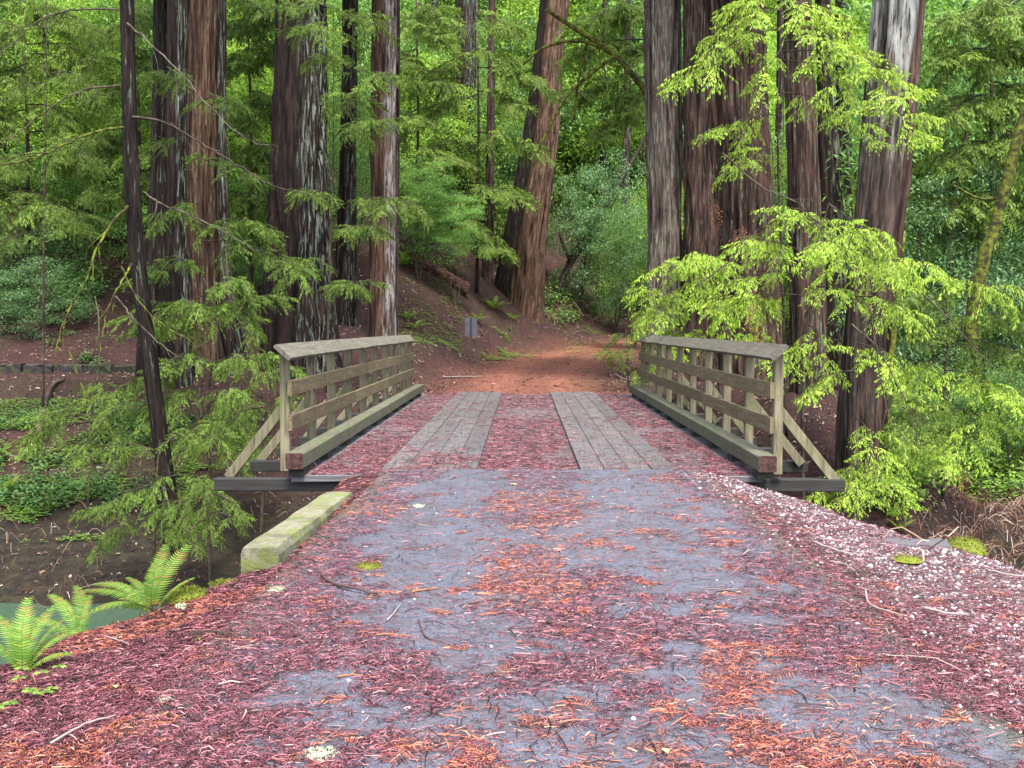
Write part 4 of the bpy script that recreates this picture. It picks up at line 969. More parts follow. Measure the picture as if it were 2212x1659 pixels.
def sample(n, x0, x1, y0, y1, p=1.6):
    """positions thinning out with distance"""
    u = rs.uniform(0, 1, n); a = 1 - p
    y = (y0 ** a + u * (y1 ** a - y0 ** a)) ** (1 / a)
    return rs.uniform(0, 1, n) * (x1 - x0) * 1.0 + x0, y
def cover(x, y):
    """how thickly the litter lies"""
    drift = fbm(x * 1.15 + 3, y * .85, 4.4, 5)
    fine = fbm(x * 6, y * 4.5, 1.4, 3)
    v = drift * .62 + fine * .38
    on = (x > -1.5) & (x < 1.85) & (y < 10.6)
    tr = np.exp(-((x - .95) / .45) ** 2) * sstep(4.6, 5.6, y) + .95 * np.exp(-((x + .62) / .34) ** 2) * sstep(4.4, 5.4, y) - .75 * np.exp(-((x - .12) / .24) ** 2) * sstep(4.6, 5.4, y) + .5 * np.exp(-((x - .3) / .9) ** 2) * sstep(5.2, 3.6, y)
    thr = .435 + .135 * tr - .20 * sstep(-.75, -1.5, x) - .15 * sstep(1.45, 1.9, x)
    c_on = sstep(thr - .03, thr + .10, v) * .90 + .10
    deck = (y >= 10.6) & (y < 23.6) & (np.abs(x - .06) < 2.4)
    run = deck & ((np.abs(x + .995) < .5) | (np.abs(x - 1.1) < .5))
    c_deck = np.where(run, .07 + .35 * sstep(.52, .62, v), .35 + .6 * sstep(.40, .52, v + .03 * sstep(.35, 0, np.abs(np.abs(x - .06) - 1.75) * 1.0)))
    return np.where(on, c_on, np.where(deck, c_deck, 1.0))
# near ground
n_ = 460000
x, y = sample(n_, -3.4, 4.6, 2.7, 12.0, 2.1)
vis = (np.abs((x + .02 * y)) < y * .56 + .35)
x, y = x[vis], y[vis]
s_ = sdf(x, y)
c_ = cover(x, y)
gravelly = sstep(1.55, 2.3, x) * (.35 + .5 * sstep(.42, .58, fbm(x * 1.3, y * .8, 9)))
keep = (rs.uniform(0, 1, len(x)) < c_ * (1 - .62 * gravelly * (y < 10.5))) & ~((np.abs(x + 1.65) < .135) & (y > 6.3) & (y < 8.1))
x, y, s_ = x[keep], y[keep], s_[keep]
isor = (fbm(x * .9 + 8, y * .9, 2.2, 3) > .53) & (x < 1.5) & (rs.uniform(0, 1, len(x)) < .6)
ln = rs.gamma(2.4, .0108, len(x)) * (1 + .05 * y); wd = rs.uniform(.0016, .0042, len(x)) * (1 + .05 * y)
big = rs.uniform(0, 1, len(x)) < .012; ln[big] *= 2.6; wd[big] *= 1.2
az = rs.normal(0.15, .75, len(x)) + np.where(rs.uniform(0, 1, len(x)) < .3, rs.uniform(0, 3.14, len(x)), 0)
for nm, msk, mt in (('needle_litter', ~isor, 'litter'), ('fresh_litter', isor, 'orange')):
    strands(nm, x[msk], y[msk], ln[msk], wd[msk], M[mt], rs, .006, .35, az[msk])
# bridge deck
n_ = 130000
x, y = sample(n_, -2.45, 2.55, 10.6, 23.6, 1.7)
keep = rs.uniform(0, 1, n_) < cover(x, y); keep &= ~((np.abs(np.abs(x - .055) - 2.38) < .1))
x, y = x[keep], y[keep]
strands('deck_litter', x, y, rs.gamma(3, .0125, len(x)) * (1 + .03 * y), rs.uniform(.002, .0048, len(x)) * (1 + .03 * y), M['litter'], rs, .006, .3, rs.normal(0, .8, len(x)))
# far ground
n_ = 65000
u = rs.uniform(0, 1, n_); y = 13 * (60 / 13) ** u; x = y * rs.uniform(-.56, .56, n_)
keep = ~((y < 23.7) & (np.abs(x) < 3.0)); x, y = x[keep], y[keep]
z = surf(x, y); keep = z > WATER_Z + .05; x, y, z = x[keep], y[keep], z[keep]
rdm = road_d(x, y) < 2.0
for nm, msk, mt in (('forest_litter', ~rdm, 'duff'), ('track_litter', rdm, 'track')):
    xx, yy_, zz = x[msk], y[msk], z[msk]
    strands(nm, xx, yy_, rs.gamma(3, .014, len(xx)) * (.6 + .055 * yy_), rs.uniform(.003, .008, len(xx)) * (.6 + .055 * yy_), M[mt], rs, .02, .3, extra_z=zz)

# pale and brown dead leaves flecking the slopes
M['fleck'] = pmat('dead_leaf', 'tint', [(0, (.02, .009, .008)), (.55, (.07, .034, .026)), (.85, (.13, .078, .060)), (1, (.24, .19, .16))], .7, .25)
n_ = 22000; u = rs.uniform(0, 1, n_); y = 15 * (62 / 15) ** u; x = y * rs.uniform(-.56, .5, n_)
z = surf(x, y); k = (z > WATER_Z + .05) & ((z > -1.5) | (rs.uniform(0, 1, n_) < .15)) & ~((y < 23.7) & (np.abs(x) < 3.0)) & (rs.uniform(0, 1, n_) < np.where(road_d(x, y) < 2, .15, 1)); x, y, z = x[k], y[k], z[k]
strands('dead_leaves', x, y, rs.uniform(.045, .10, len(x)) * (.7 + .014 * y), rs.uniform(.02, .045, len(x)) * (.7 + .014 * y), M['fleck'], rs, .03, .1, extra_z=z + .01)
# broken twigs and browned sprays among the needles
x, y = sample(2600, -3.2, 4.4, 2.8, 12, 1.9); k = sdf(x, y) < .3; x, y = x[k], y[k]
strands('twig_litter', x, y, rs.gamma(5, .024, len(x)), rs.uniform(.003, .007, len(x)), M['duff'], rs, .014, .5)
x, y = sample(420, -3.2, 4.4, 2.8, 12, 1.9); k = sdf(x, y) < .2; x, y = x[k], y[k]
n2 = len(x); a0 = rs.uniform(0, 6.28, n2); Ls = rs.uniform(.10, .20, n2); J = 11
jj = np.tile(np.arange(J * 2), n2); ii = np.repeat(np.arange(n2), J * 2); u = (jj // 2 + .5) / J; sd_ = np.where(jj % 2, 1, -1)
fa = a0[ii] + sd_ * .85; fl_ = Ls[ii] * .36 * np.sin(np.pi * (.12 + .8 * u)) + .008
fx_ = x[ii] + np.cos(a0[ii]) * Ls[ii] * (u - .5) + np.cos(fa) * fl_ * .5; fy_ = y[ii] + np.sin(a0[ii]) * Ls[ii] * (u - .5) + np.sin(fa) * fl_ * .5
strands('browned_sprays', np.concatenate([fx_, x]), np.concatenate([fy_, y]), np.concatenate([fl_, Ls]), np.concatenate([np.full(len(fx_), .0045), np.full(n2, .004)]), M['orange'], rs, .004, .1, np.concatenate([fa, a0]))

# pebbles
def pebbles(name, x, y, r, mat, z=None):
    n_ = len(x); z0 = surf(x, y) if z is None else z
    O = np.array([(1, 0, 0), (0, 1, 0), (-1, 0, 0), (0, -1, 0), (0, 0, 1), (.6, .6, .62), (-.6, .55, .6)], float)[:5]
    O = np.array([(1, 0, .1), (.45, .85, .0), (-.5, .8, .1), (-1, -.05, 0), (-.4, -.85, .1), (.5, -.8, 0), (.35, .25, .8), (-.4, .15, .9), (.05, -.45, .75)], float)
    Ft = np.array([(0, 1, 6), (1, 2, 7), (1, 7, 6), (2, 3, 7), (3, 4, 7), (4, 8, 7), (4, 5, 8), (5, 0, 8), (0, 6, 8), (6, 7, 8)])
    a = rs.uniform(0, 2 * math.pi, n_); c_, q = np.cos(a), np.sin(a)
    sx = r * rs.uniform(.7, 1.3, n_); sy = r * rs.uniform(.6, 1.0, n_); sz = r * rs.uniform(.4, .9, n_)
    L = O[None] * np.stack([sx, sy, sz], 1)[:, None, :]
    L = L + rs.uniform(-.12, .12, L.shape) * r[:, None, None]
    V = np.stack([L[..., 0] * c_[:, None] - L[..., 1] * q[:, None] + x[:, None], L[..., 0] * q[:, None] + L[..., 1] * c_[:, None] + y[:, None], L[..., 2] + z0[:, None] + .001], -1)
    Fq = (np.arange(n_)[:, None, None] * 9 + Ft[None]).reshape(-1, 3)
    o = link(name, mesh_np(name, V.reshape(-1, 3), Fq, (mat,), {'tint': np.repeat(rs.uniform(0, 1, n_), 9)}, smooth=False)); o['kind'] = 'stuff'; return o
M['pebble'] = pmat('gravel_stone', 'tint', [(0, (.045, .032, .036)), (.35, (.12, .095, .10)), (.7, (.22, .19, .20)), (1, (.48, .45, .46))], .7, .35)
x, y = sample(56000, 1.6, 4.6, 2.7, 10.4, 1.7)
s_ = sdf(x, y)
dn = sstep(1.6, 2.5, x) * (.38 + .8 * sstep(.36, .6, fbm(x * 1.1, y * .7, 9))) + .65 * np.exp(-((s_ + .35) / .35) ** 2) * sstep(6, 7.5, y)
keep = (rs.uniform(0, 1, len(x)) < dn) & (s_ < .25); x, y = x[keep], y[keep]
pebbles('gravel', x, y, rs.gamma(4, .0015, len(x)) * (1 + .03 * y) + .002, M['pebble'])
x, y = sample(320, -3, 2, 3, 10.4, 1.7); keep = sdf(x, y) < .1
pebbles('scattered_pebbles', x[keep], y[keep], rs.gamma(4, .0014, keep.sum()) + .003, M['pebble'])

# clover and seedlings
M['clover'] = leaf_mat('sorrel_leaves', [(.07, .14, .02), (.12, .22, .03), (.18, .30, .05)], .3, .35, .5, .1)
def clover(name, x, y, r, mat, z=None):
    n_ = len(x); z0 = (surf(x, y) if z is None else z) + r * rs.uniform(.6, 2.2, n_)
    V = []; F_ = []
    a0 = rs.uniform(0, 6.28, n_)
    for k in range(3):
        a = a0 + k * 2.094
        P = [(0, 0, 0), (.55, .42, .06), (1.0, .28, -.10), (.86, 0, -.02), (1.0, -.28, -.10), (.55, -.42, .06)]
        V.append(np.stack([np.stack([x + r * (p[0] * np.cos(a) - p[1] * np.sin(a)), y + r * (p[0] * np.sin(a) + p[1] * np.cos(a)), z0 + r * p[2]], 1) for p in P], 1))
    V = np.concatenate(V, 1)
    base = np.arange(n_)[:, None] * 18
    F_ = np.concatenate([base + np.array([k * 6 + i for i in range(6)]) for k in range(3)], 0)
    o = link(name, mesh_np(name, V.reshape(-1, 3), F_, (mat,))); o['kind'] = 'stuff'; return o
def region(n, box, sc=1.0, thr=.5, nz=1.2):
    """ground points seen inside a picture box"""
    X = []; 
    a = ground_hit(box[0], box[3]); b = ground_hit(box[2], box[3]); c_ = ground_hit(box[0], box[1]); d = ground_hit(box[2], box[1])
    u = rs.uniform(0, 1, n * 3); v = rs.uniform(0, 1, n * 3)
    x = (a.x * (1 - u) + b.x * u) * (1 - v) + (c_.x * (1 - u) + d.x * u) * v
    y = (a.y * (1 - u) + b.y * u) * (1 - v) + (c_.y * (1 - u) + d.y * u) * v
    k = fbm(x * nz, y * nz, 33, 3) > thr
    return x[k][:n], y[k][:n]
cl = [region(4200, (-60, 850, 330, 1000), thr=.42), region(2600, (-60, 1000, 420, 1120), thr=.44), region(700, (400, 960, 600, 1020), thr=.5), region(500, (20, 1090, 330, 1180), thr=.52),
      region(1500, (860, 600, 1000, 770), thr=.46, nz=.8), region(700, (1040, 700, 1300, 770), thr=.55, nz=.8), region(500, (1040, 700, 1120, 780), thr=.5, nz=.8), region(400, (1150, 650, 1380, 700), thr=.5, nz=.6),
      region(700, (1900, 900, 2212, 1080), thr=.42)]
x = np.concatenate([c[0] for c in cl]); y = np.concatenate([c[1] for c in cl])
clover('wood_sorrel', x, y, .031 * (1 + .022 * y) * rs.uniform(.6, 1.2, len(x)), M['clover'])
gh = [crest(*p) for p in [(40, 1500), (62, 1512), (90, 1485), (110, 1500), (25, 1530), (130, 1478), (75, 1530), (100, 1515), (5, 1548), (50, 1470)]]
clover('foreground_sorrel', np.array([p.x for p in gh]), np.array([p.y for p in gh]), np.full(len(gh), .034), M['clover'])

M['low_leaf'] = leaf_mat('low_leaves', [(.035, .085, .028), (.06, .13, .04), (.10, .19, .06)], .3, .15, .6, .1)
# understory foliage hugging the slopes: low plants too many to count
def ground_plants(name, regs, hgt, leaf, mat, per=26):
    P = []
    for r_ in regs:
        x, y = r_; P.append(np.stack([x, y, surf(x, y)], 1))
    P = np.concatenate(P); n_ = len(P)
    ci = np.repeat(np.arange(n_), per); N_ = n_ * per
    sc_ = (rs.uniform(.6, 1.3, n_) * hgt)[ci]
    o = rs.normal(0, .4, (N_, 3)) * sc_[:, None]; o[:, 2] = np.abs(rs.uniform(0.1, 1, N_)) * sc_
    Q = P[ci] + o; az = rs.uniform(0, 6.28, N_); dip = rs.uniform(-.7, .3, N_)
    d = np.stack([np.cos(az) * np.cos(dip), np.sin(az) * np.cos(dip), np.sin(dip)], 1)
    s2 = np.stack([-np.sin(az), np.cos(az), rs.normal(0, .3, N_)], 1)
    ln_ = (leaf[0] * rs.uniform(.6, 1.3, N_))[:, None]; wd_ = (leaf[1] * rs.uniform(.7, 1.2, N_))[:, None]
    V = np.stack([Q, Q + d * ln_ * .5 + s2 * wd_ * .5, Q + d * ln_, Q + d * ln_ * .5 - s2 * wd_ * .5], 1)
    o_ = link(name, mesh_np(name, V.reshape(-1, 3), np.arange(N_ * 4).reshape(-1, 4), (mat,))); o_['kind'] = 'stuff'; return o_
ground_plants('low_undergrowth', [region(60, (-60, 880, 130, 960), thr=.4), region(200, (-60, 980, 350, 1100), thr=.42), region(90, (230, 900, 560, 1010), thr=.45), region(60, (180, 900, 360, 990), thr=.45), region(30, (100, 740, 230, 800), thr=.5)], .28, (.085, .045), M['low_leaf'], 26)
ground_plants('bank_undergrowth', [region(160, (1900, 860, 2260, 1060), thr=.35), region(60, (1860, 1010, 2000, 1120), thr=.4), region(60, (2100, 900, 2260, 1080), thr=.3)], .45, (.095, .045), M['laurel_y'], 60)
ground_plants('slope_undergrowth', [region(60, (1160, 600, 1400, 680), thr=.4, nz=.5), region(40, (880, 470, 980, 600), thr=.45, nz=.5), region(60, (-60, 560, 200, 680), thr=.45, nz=.5), region(40, (480, 500, 580, 640), thr=.5, nz=.5)], .8, (.16, .08), M['laurel'], 80)

# dead ferns and bare twigs on the right bank
def tangle(name, box, n, ln, mat, w=.006):
    x, y = region(n, box, thr=.0); mb_V = []; mb = MB()
    for i in range(len(x)):
        z = float(surf(np.array([x[i]]), np.array([y[i]]))[0]); p = Vector((x[i], y[i], z)); a = R.uniform(0, 6.28); l_ = ln * R.uniform(.4, 1.3)
        d = Vector((math.cos(a), math.sin(a), R.uniform(.2, 1.6))).normalized()
        q = p + d * l_ * .5; e = q + Vector((d.x + R.uniform(-.8, .8), d.y + R.uniform(-.8, .8), R.uniform(-1.6, -.1))).normalized() * l_ * .55
        mb.tube(curve_pts([p, q, e], 5), [w, w * .9, w * .8, w * .6, w * .5, w * .3], 3, 0, False)
    o = link(name, mb.mesh(name, (mat,))); o['kind'] = 'stuff'; return o
t = NT('dead_fern'); rnd = t.node('ShaderNodeNewGeometry').outputs['Random Per Island']
M['deadfern'] = t.fin(t.ramp(rnd, (0, (.06, .03, .02)), (.5, (.17, .085, .05)), (1, (.38, .30, .25))), .85, .2)
tangle('dead_fern_tangle', (1990, 1060, 2260, 1240), 900, .55, M['deadfern'], .006)
tangle('dead_twigs', (1180, 620, 1400, 690), 160, 1.4, M['deadfern'], .012)
tangle('bank_twigs', (-40, 1000, 700, 1180), 260, .5, M['deadfern'], .005)

# ferns
def frond_mesh(seed, arch=1.0, n=26, wd=.17):
    r = random.Random(seed); mb = MB()
    P = [Vector((u, .04 * math.sin(3 * u + seed), .62 * u - arch * .55 * u * u)) for u in [i / 14 for i in range(15)]]
    mb.tube(P, [.006 * (1 - .8 * i / 14) for i in range(15)], 4, 0, False)
    for i in range(n * 2):
        u = .10 + .9 * (i // 2) / n; k = min(13, int(u * 14)); p = P[k].lerp(P[k + 1], u * 14 - k); tg = (P[k + 1] - P[k]).normalized()
        sg = 1 if i % 2 else -1; w_ = wd * (math.sin(math.pi * min(1, (.10 + .86 * u))) ** .6) * r.uniform(.85, 1.1)
        s_ = Vector((0, 1, 0)) * sg; d = (s_ + tg * .30 + Vector((0, 0, -.18))).normalized(); hw = .5 / n * 1.55 * .5
        a = p - tg * hw; b = p + tg * hw; m_ = p + d * w_ * .5 + Vector((0, 0, .02 * w_)); e = p + d * w_ + Vector((0, 0, -.10 * w_)) + tg * .02
        mb.add([a, m_ - tg * hw * .85, e, m_ + tg * hw * .7, b], [(0, 1, 3, 4) if sg > 0 else (4, 3, 1, 0), (1, 2, 3) if sg > 0 else (3, 2, 1)], 1)
    return mb.mesh('frond', (M['twig'], M['fern']))
FR = [frond_mesh(i, a) for i, a in enumerate([1.0, .8, 1.25, .9])]
def fern(label, base, size, fronds, name='sword_fern'):
    root = thing(name, label, 'fern', base)
    for yaw, pit, s in fronds:
        link('frond', R.choice(FR), root, (0, 0, 0), Euler((R.uniform(-.25, .25), -math.radians(pit), math.radians(yaw)), 'XYZ'), size * s)
    return root
def ring(n, p0=10, p1=40, a0=0, a1=360): return [(a0 + (a1 - a0) * (i + R.random() * .5) / n, R.uniform(p0, p1), R.uniform(.75, 1.1)) for i in range(n)]
fb = crest(345, 1316)
fern('sword fern with two tall upright fronds on the shoulder beside the concrete curb', fb + Vector((-.05, .05, -.02)), .40,
     [(95, 62, 1.0), (60, 58, 1.05), (100, 50, .8), (185, 14, 1.05), (170, 24, 1.0), (200, 6, .9), (215, 12, .85), (150, 30, .7), (25, 28, .7), (230, 25, .6)])
fb = crest(62, 1462)
fern('sword fern with partly browned fronds at the left border above the creek', fb + Vector((-.05, .05, -.02)), .40,
     [(75, 58, .85), (105, 60, .9), (40, 42, .8), (150, 45, .8), (20, 35, .75), (60, 38, .7), (190, 40, .8), (120, 30, .7), (5, 20, .6)])
fb = crest(215, 1372)
fern('low sword fern arching over the creek between two larger ones', fb + Vector((-.12, .05, -.05)), .32, [(150, 35, 1), (120, 38, 1.05), (175, 20, .9), (95, 40, .8), (200, 10, .7)])
for lab, dx, dy, sz, nf in [('fern with arching fronds on the slope directly behind the sign', 1030, 700, 1.2, 9), ('fern on the slope to the upper right of the sign', 1068, 672, 1.5, 9),
        ('fern growing beside the upper end of the fallen log', 872, 575, 1.6, 10), ('small fern at the foot of the straight trunk', 880, 690, 1.0, 7), ('half-dead fern on the slope left of the sign', 895, 712, 1.0, 7),
        ('small fern right of the sign at the foot of the leaning pair', 1108, 690, 1.0, 6), ('large fern leaning in from the right border', 2200, 960, 1.5, 9),
        ('fern below the bright sprays, left of the dead tangle', 1930, 1120, .75, 8), ('fern under the right end of the cross beams', 1790, 1090, .8, 8), ('pale fern in front of the bank right of the concrete block', 1945, 1150, .5, 6),
        ('fern on the creek bank at the left border', 5, 1080, .9, 7), ('fern among the undergrowth halfway down the left border', -5, 985, .9, 7)]:
    b_ = ground_hit(dx, dy); fern(lab, b_, sz * .62, ring(nf, 5, 42))

# fallen log
lg = thing('fallen_log', 'rotting redwood log lying down the slope above the sign', 'log', ground_hit(950, 625))
A = ground_hit(885, 572) + Vector((0, 0, .16)); B = ground_hit(1000, 642) + Vector((0, 0, .26))
bm2, base = trunk_mesh('log_trunk', [B.lerp(A, i / 4) + Vector((0, 0, .03 * math.sin(i))) for i in range(5)], [.34, .33, .31, .28, .24], M['bark_red'], 40, 40, .16, 3, .0, 3)
# the ring maths of trunk_mesh lies flat, so the log gets its own tube instead
bpy.data.meshes.remove(bm2)
mb = MB(); mb.tube([B.lerp(A, i / 14) - lg.location + Vector((R.uniform(-.03, .03), R.uniform(-.03, .03), R.uniform(-.03, .03))) for i in range(15)], [(.40 - .10 * i / 14) * R.uniform(.93, 1.07) for i in range(15)], 14)
t = NT('log_bark'); w = t.coord(src='World')
c = t.ramp(t.noise(t.coord((1.0, 1.0, 3), 'World'), 4, 5, .7, .5), (.38, (.010, .005, .004)), (.52, (.045, .020, .015)), (.66, (.13, .07, .05)))
t.bump(t.noise(w, 12, 4, .7), .9, .05); M['log'] = t.fin(c, .9, .2)
link('log_body', mb.mesh('log_body', (M['log'],)), lg)
# branch on the bank, left
br = ground_hit(100, 890); o = thing('fallen_branch', 'grey curved branch lying on the bank at left', 'branch', br)
mb = MB(); mb.tube([q - br for q in curve_pts([ground_hit(84, 945) + Vector((0, 0, .06)), ground_hit(98, 880) + Vector((0, 0, .12)), ground_hit(115, 845) + Vector((0, 0, .14)), ground_hit(140, 825) + Vector((0, 0, .05))], 10)], [.07, .068, .066, .063, .06, .058, .055, .05, .045, .035, .02], 8)
link('stem', mb.mesh('stem', (M['twig'],), True), o)
# slabs edging the left path
t = NT('slab_stone'); w = t.coord(src='World')
c = t.ramp(t.noise(w, 6, 4, .7), (.3, (.012, .010, .010)), (.7, (.040, .034, .036))); c = t.mix(t.ramp(t.noise(w, 3, 3), (.48, 0), (.6, .8)), c, (.03, .04, .012)); t.bump(t.noise(w, 12, 4), .6, .05); M['slab'] = t.fin(c, .9, .2)
e0 = ground_hit(180, 800); ed = thing('path_edging', 'row of low mossy slabs edging the path at left', 'edging', e0)
for dx in range(-10, 400, 66):
    a = ground_hit(dx, 799); b = ground_hit(dx + 61, 801)
    me = rough_block('slab', a - e0 + Vector((0, 0, .13)), b - e0 + Vector((0, 0, .13 + R.uniform(-.03, .03))), .34, .4, M['slab'], .03, 5); link('slab', me, ed)
# concrete block with moss, right
c0 = ground_hit(1985, 1178); P0 = c0 + Vector((-.22, .10, .01)); P1 = c0 + Vector((.20, -.05, .03))
blk = link('concrete_block', rough_block('concrete_block', P0 - c0, P1 - c0, .26, .4, NT('grey_concrete').fin((.075, .07, .075), .9, .2), .012, 6), None, c0)
tag(blk, 'grey concrete block half buried at the edge of the right shoulder', 'block')
def moss_clump(label, p, r, mat, name='moss_clump', flat=.5, n=260, leafl=.02):
    rs2 = np.random.RandomState(int(abs(p.x * 1000)) % 9999)
    th = rs2.uniform(0, 6.28, n); q = rs2.uniform(0, 1, n) ** .5; h = np.sqrt(np.maximum(0, 1 - q * q)) * flat
    P = np.stack([np.cos(th) * q * r, np.sin(th) * q * r, h * r], 1); d = rs2.normal(0, 1, (n, 3)); d[:, 2] = np.abs(d[:, 2]); d /= np.linalg.norm(d, axis=1)[:, None]
    s2 = np.cross(d, rs2.normal(0, 1, (n, 3))); s2 /= np.linalg.norm(s2, axis=1)[:, None]
    V = np.stack([P, P + d * leafl * .5 + s2 * leafl * .2, P + d * leafl, P + d * leafl * .5 - s2 * leafl * .2], 1)
    # a low mound under the tufts
    mbv = [(math.cos(a) * r * k, math.sin(a) * r * k, math.sqrt(max(0, 1 - k * k)) * flat * r - .005) for k in (.98, .75, .4) for a in [j * 6.2832 / 12 for j in range(12)]] + [(0, 0, flat * r - .004)]
    off = V.shape[0] * 4; Fm = []
    for k in range(2):
        for j in range(12): Fm.append((off + k * 12 + j, off + k * 12 + (j + 1) % 12, off + (k + 1) * 12 + (j + 1) % 12, off + (k + 1) * 12 + j))
    Ft = [(off + 24 + j, off + 24 + (j + 1) % 12, off + 36) for j in range(12)]
    o = link(name, mesh_np(name, np.concatenate([V.reshape(-1, 3), np.array(mbv)]), [np.arange(n * 4).reshape(-1, 4), np.array(Fm), np.array(Ft)], (mat,)), None, p)
    return tag(o, label, 'moss')
M['moss'] = leaf_mat('moss', [(.05, .065, .008), (.09, .11, .010), (.14, .16, .016)], .2, .2, .7, .1)
M['lichen'] = leaf_mat('lichen', [(.22, .25, .16), (.34, .37, .26), (.46, .48, .38)], .1, .2, .8, .05)
moss_clump('yellow moss cushion on the end of the concrete block on the right shoulder', P1 + Vector((.10, -.02, -.08)), .15, M['moss'], flat=.8, n=500)
moss_clump('yellow moss mound among the ferns on the left shoulder', crest(405, 1292), .13, M['moss'], n=500)
moss_clump('thin moss patch on the left shoulder under the concrete curb', crest(485, 1262), .09, M['moss'], flat=.15, n=200)
for lab, dx, dy, r, mt in [('pale lichen scrap on the road below the concrete curb', 598, 1282, .055, 'lichen'), ('white lichen scrap on the road near the left wheel board', 905, 1099, .05, 'lichen'),
        ('small pale lichen scrap on the left shoulder', 392, 1317, .03, 'lichen'), ('lichen scrap on the litter near the lower left', 358, 1527, .026, 'lichen'),
        ('tuft of green moss on the left half of the road', 795, 1232, .09, 'moss'), ('flat moss tuft on the gravel at right', 1962, 1214, .10, 'moss'), ('flat moss smear near the lower edge of the picture, centre', 690, 1650, .06, 'lichen')]:
    moss_clump(lab, ground_hit(dx, dy) + Vector((0, 0, .012)), r, M[mt], 'lichen_scrap' if mt == 'lichen' else 'moss_clump', .25, 120, .016)
# green sprig torn from a redwood
sp0 = ground_hit(460, 1385); sg_ = thing('fallen_sprig', 'fresh lime-green sprig lying on the litter at lower left', 'sprig', sp0 + Vector((0, 0, .015)))
bsp = bough_mesh(77, .32, M['needle_bright'], .6, .010, .040)
link('spray', bsp, sg_, (-.12, .0, .01), (0, -.12, .25)); link('spray', bsp, sg_, (-.05, .03, .015), (0, -.10, -.2), .7)
sp1 = ground_hit(1868, 1248); s2_ = thing('fallen_sprig', 'grey-green dry sprig lying on the gravel at right', 'sprig', sp1 + Vector((0, 0, .015)))
link('spray', bough_mesh(78, .26, M['needle_dim'], .6, .008, .035), s2_, (-.12, 0, .01), (0, -.12, .1))

# sticks
t = NT('stick_wood'); M['st_dark'] = t.fin((.05, .028, .026), .8, .25)
M['st_pale'] = NT('pale_stick').fin((.21, .17, .16), .8, .25); M['st_orange'] = NT('orange_stick').fin((.26, .10, .04), .7, .25)
for lab, P, w_, mt in [
    ('dark knotty stick crossing the road left of centre, below the curb', [(695,1256),(740,1280),(813,1296)], 9, 'st_dark'),
    ('bare white twig at the lower left of the litter', [(110,1623),(185,1580),(250,1557)], 6, 'st_pale'),
    ('thin pale stalk lying on the left shoulder', [(228,1384),(250,1390),(272,1399)], 4, 'st_pale'),
    ('brown twig lying on the crest of the left shoulder', [(301,1323),(350,1326),(400,1327)], 4, 'st_dark'),
    ('short orange stick on the bare road left of centre', [(890,1288),(918,1284),(947,1279)], 5, 'st_orange'),
    ('longer orange stick further down the road left of centre', [(813,1382),(850,1382),(886,1388)], 5, 'st_orange'),
    ('grey broken stick pointing up the road left of centre', [(837,1352),(850,1336),(867,1315)], 5, 'st_pale'),
    ('curved dark stick with a pale end on the road in the centre', [(1180,1356),(1220,1363),(1260,1375),(1285,1384)], 6, 'st_dark'),
    ('long thin dark twig across the middle of the road', [(993,1318),(1060,1306),(1100,1306),(1135,1311)], 4, 'st_dark'),
    ('bent white twig high on the gravel at right', [(1756,1180),(1812,1199),(1857,1207)], 6, 'st_pale'),
    ('hooked white twig below the bent one on the gravel', [(1869,1286),(1876,1312),(1905,1328),(1960,1344)], 6, 'st_pale'),
    ('straight pale stick right of the hooked twig', [(1994,1326),(2040,1337),(2093,1340)], 7, 'st_pale'),
    ('pale thin stick low on the gravel at right', [(1897,1426),(1950,1428),(2014,1434)], 5, 'st_pale'),
    ('short curved pale twig above the dry sprig', [(1793,1222),(1825,1227),(1846,1241)], 4, 'st_pale'),
    ('pale stick near the right border', [(2130,1240),(2180,1251),(2230,1258)], 6, 'st_pale'),
    ('orange stick low on the left half of the road', [(730,1478),(760,1470),(810,1475)], 5, 'st_orange'),
    ('dark bent twig low on the right half of the road', [(1300,1600),(1340,1580),(1350,1545)], 5, 'st_dark'),
    ('dark looped twig in the middle of the lower road', [(905,1222+130),(920,1385),(960,1400)], 4, 'st_dark'),
    ('pale stick lying across the track beyond the bridge', [(957,818),(1000,817),(1044,816)], 3, 'st_pale'),
    ('small branch lying by the far end of the right curb', [(1330,812),(1345,820),(1370,826)], 3, 'st_pale')]:
    Q = [ground_hit(a, b) for a, b in P]; c0 = Q[len(Q) // 2]; Yc = c0.y; r0 = w_ * Yc / 2212 / 2
    C_ = curve_pts([q + Vector((0, 0, .014 + r0)) for q in Q], 10); mb = MB()
    mb.tube([c - c0 + Vector((0, 0, R.uniform(0, 1) * r0)) for c in C_], [r0 * (1 - .5 * i / 10) * R.uniform(.85, 1.15) for i in range(11)], 6)
    k = C_[5] - c0; mb.tube([k, k + Vector((R.uniform(-.06, .06), R.uniform(-.08, .08), .01))], [r0 * .5, r0 * .2], 4)
    o = link('fallen_stick', mb.mesh('fallen_stick', (M[mt],), True), None, c0); tag(o, lab, 'stick')
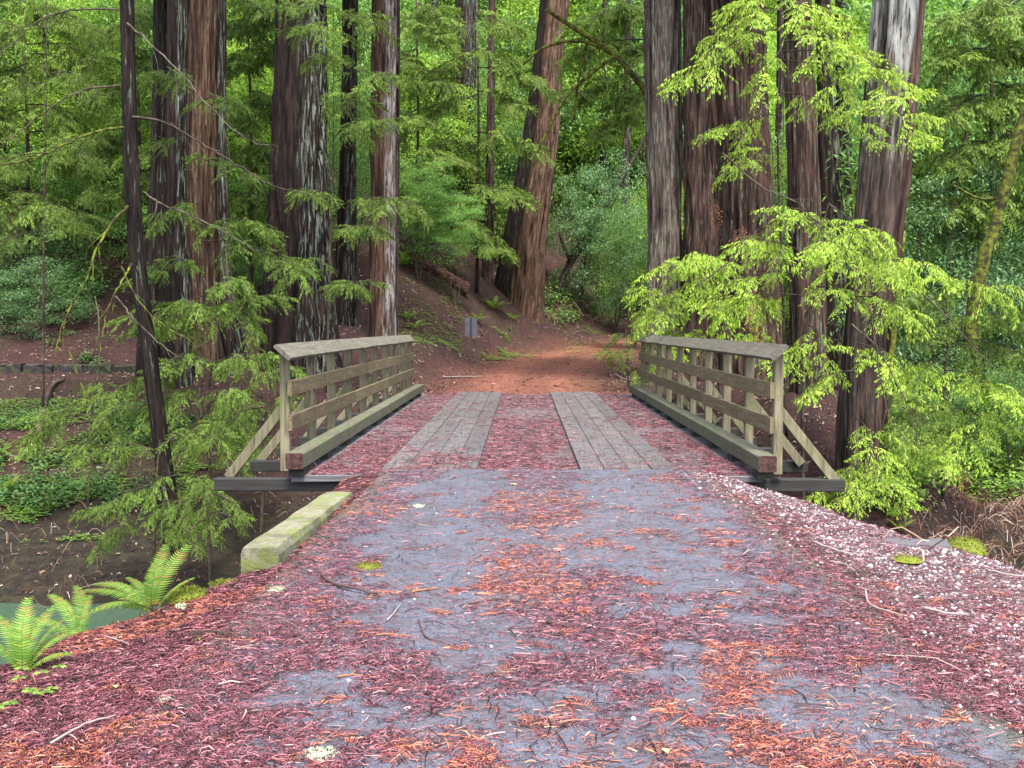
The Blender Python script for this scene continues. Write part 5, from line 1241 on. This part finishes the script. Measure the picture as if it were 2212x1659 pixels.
# pale and yellow leaves scattered on the bridge
lm = NT('yellow_leaf').fin((.34, .31, .12), .6, .3)
for lab, dx, dy, s in [('curled yellow leaf between the wheel boards', 1110, 1053, .07), ('pale leaf on the road just before the bridge', 1115, 1035, .07), ('pale leaf between the wheel boards, further on', 1108, 989, .06), ('yellow leaf at the inner edge of the left wheel board', 1040, 960, .06),
                       ('pale curled leaf beside the right curb', 1480, 957, .07), ('pale leaf on the right wheel board, near half', 1195, 1038, .05), ('tan leaf on the road near the bottom centre', 1438, 1640, .05), ('brown curled leaf on the lower left litter', 250, 1490, .045)]:
    q = ground_hit(dx, dy); q.z = float(surf(np.array([q.x]), np.array([q.y]))[0]) + .012
    V = [(0, -.5, 0), (.28, -.15, .10), (.24, .25, .14), (0, .55, .05), (-.24, .25, .16), (-.3, -.15, .06), (0, 0, -.01)]
    mb = MB(); mb.add([(a * s, b * s, c * s) for a, b, c in V], [(0, 1, 6), (1, 2, 6), (2, 3, 6), (3, 4, 6), (4, 5, 6), (5, 0, 6)])
    o = link('fallen_leaf', mb.mesh('fallen_leaf', (lm,)), None, q, (0, 0, R.uniform(0, 6))); tag(o, lab, 'leaf')

# sign seen from behind
sb = ground_hit(1018, 787); Ys = sb.y; u_ = Ys / 2212
sg = thing('road_sign', 'small grey metal sign seen from behind on a thin brown post beside the track', 'sign', sb)
mb = MB(); wpl, hpl, rr_ = 26 * u_ / 2, 41 * u_, 4 * u_; V = []; top = 100 * u_
for (cx_, cz_, a0) in ((wpl - rr_, top - rr_, 0), (-wpl + rr_, top - rr_, 90), (-wpl + rr_, top - hpl + rr_, 180), (wpl - rr_, top - hpl + rr_, 270)):
    for k in range(4):
        a = math.radians(a0 + 30 * k); V.append((cx_ + rr_ * math.cos(a), 0, cz_ + rr_ * math.sin(a)))
n_ = len(V); V2 = [(a, .006, c) for a, b, c in V]; mb.add(V + V2, [tuple(range(n_)), tuple(range(2 * n_ - 1, n_ - 1, -1))] + [(i + n_, (i + 1) % n_ + n_, (i + 1) % n_, i) for i in range(n_)])
t = NT('sign_metal'); t.bsdf.inputs['Metallic'].default_value = .5; plate = link('sign_plate', mb.mesh('sign_plate', (t.fin(t.ramp(t.noise(t.coord(), 3, 3), (.3, (.075, .08, .10)), (.7, (.12, .125, .15))), .55, .4),)), sg)
mb = MB(); pw = 4.5 * u_ / 2
for a, b in (((-pw, -.05), (pw, -.042)), ((-pw, -.042), (-pw + .012, -.006)), ((pw - .012, -.042), (pw, -.006))):
    V = [(x_, y_, z_) for z_ in (-.3, top) for x_, y_ in ((a[0], a[1]), (b[0], a[1]), (b[0], b[1]), (a[0], b[1]))]
    mb.add(V, [(3, 2, 1, 0), (4, 5, 6, 7), (0, 1, 5, 4), (1, 2, 6, 5), (2, 3, 7, 6), (3, 0, 4, 7)])
link('post', mb.mesh('post', (NT('rusty_steel').fin((.055, .032, .028), .7, .3),)), sg)
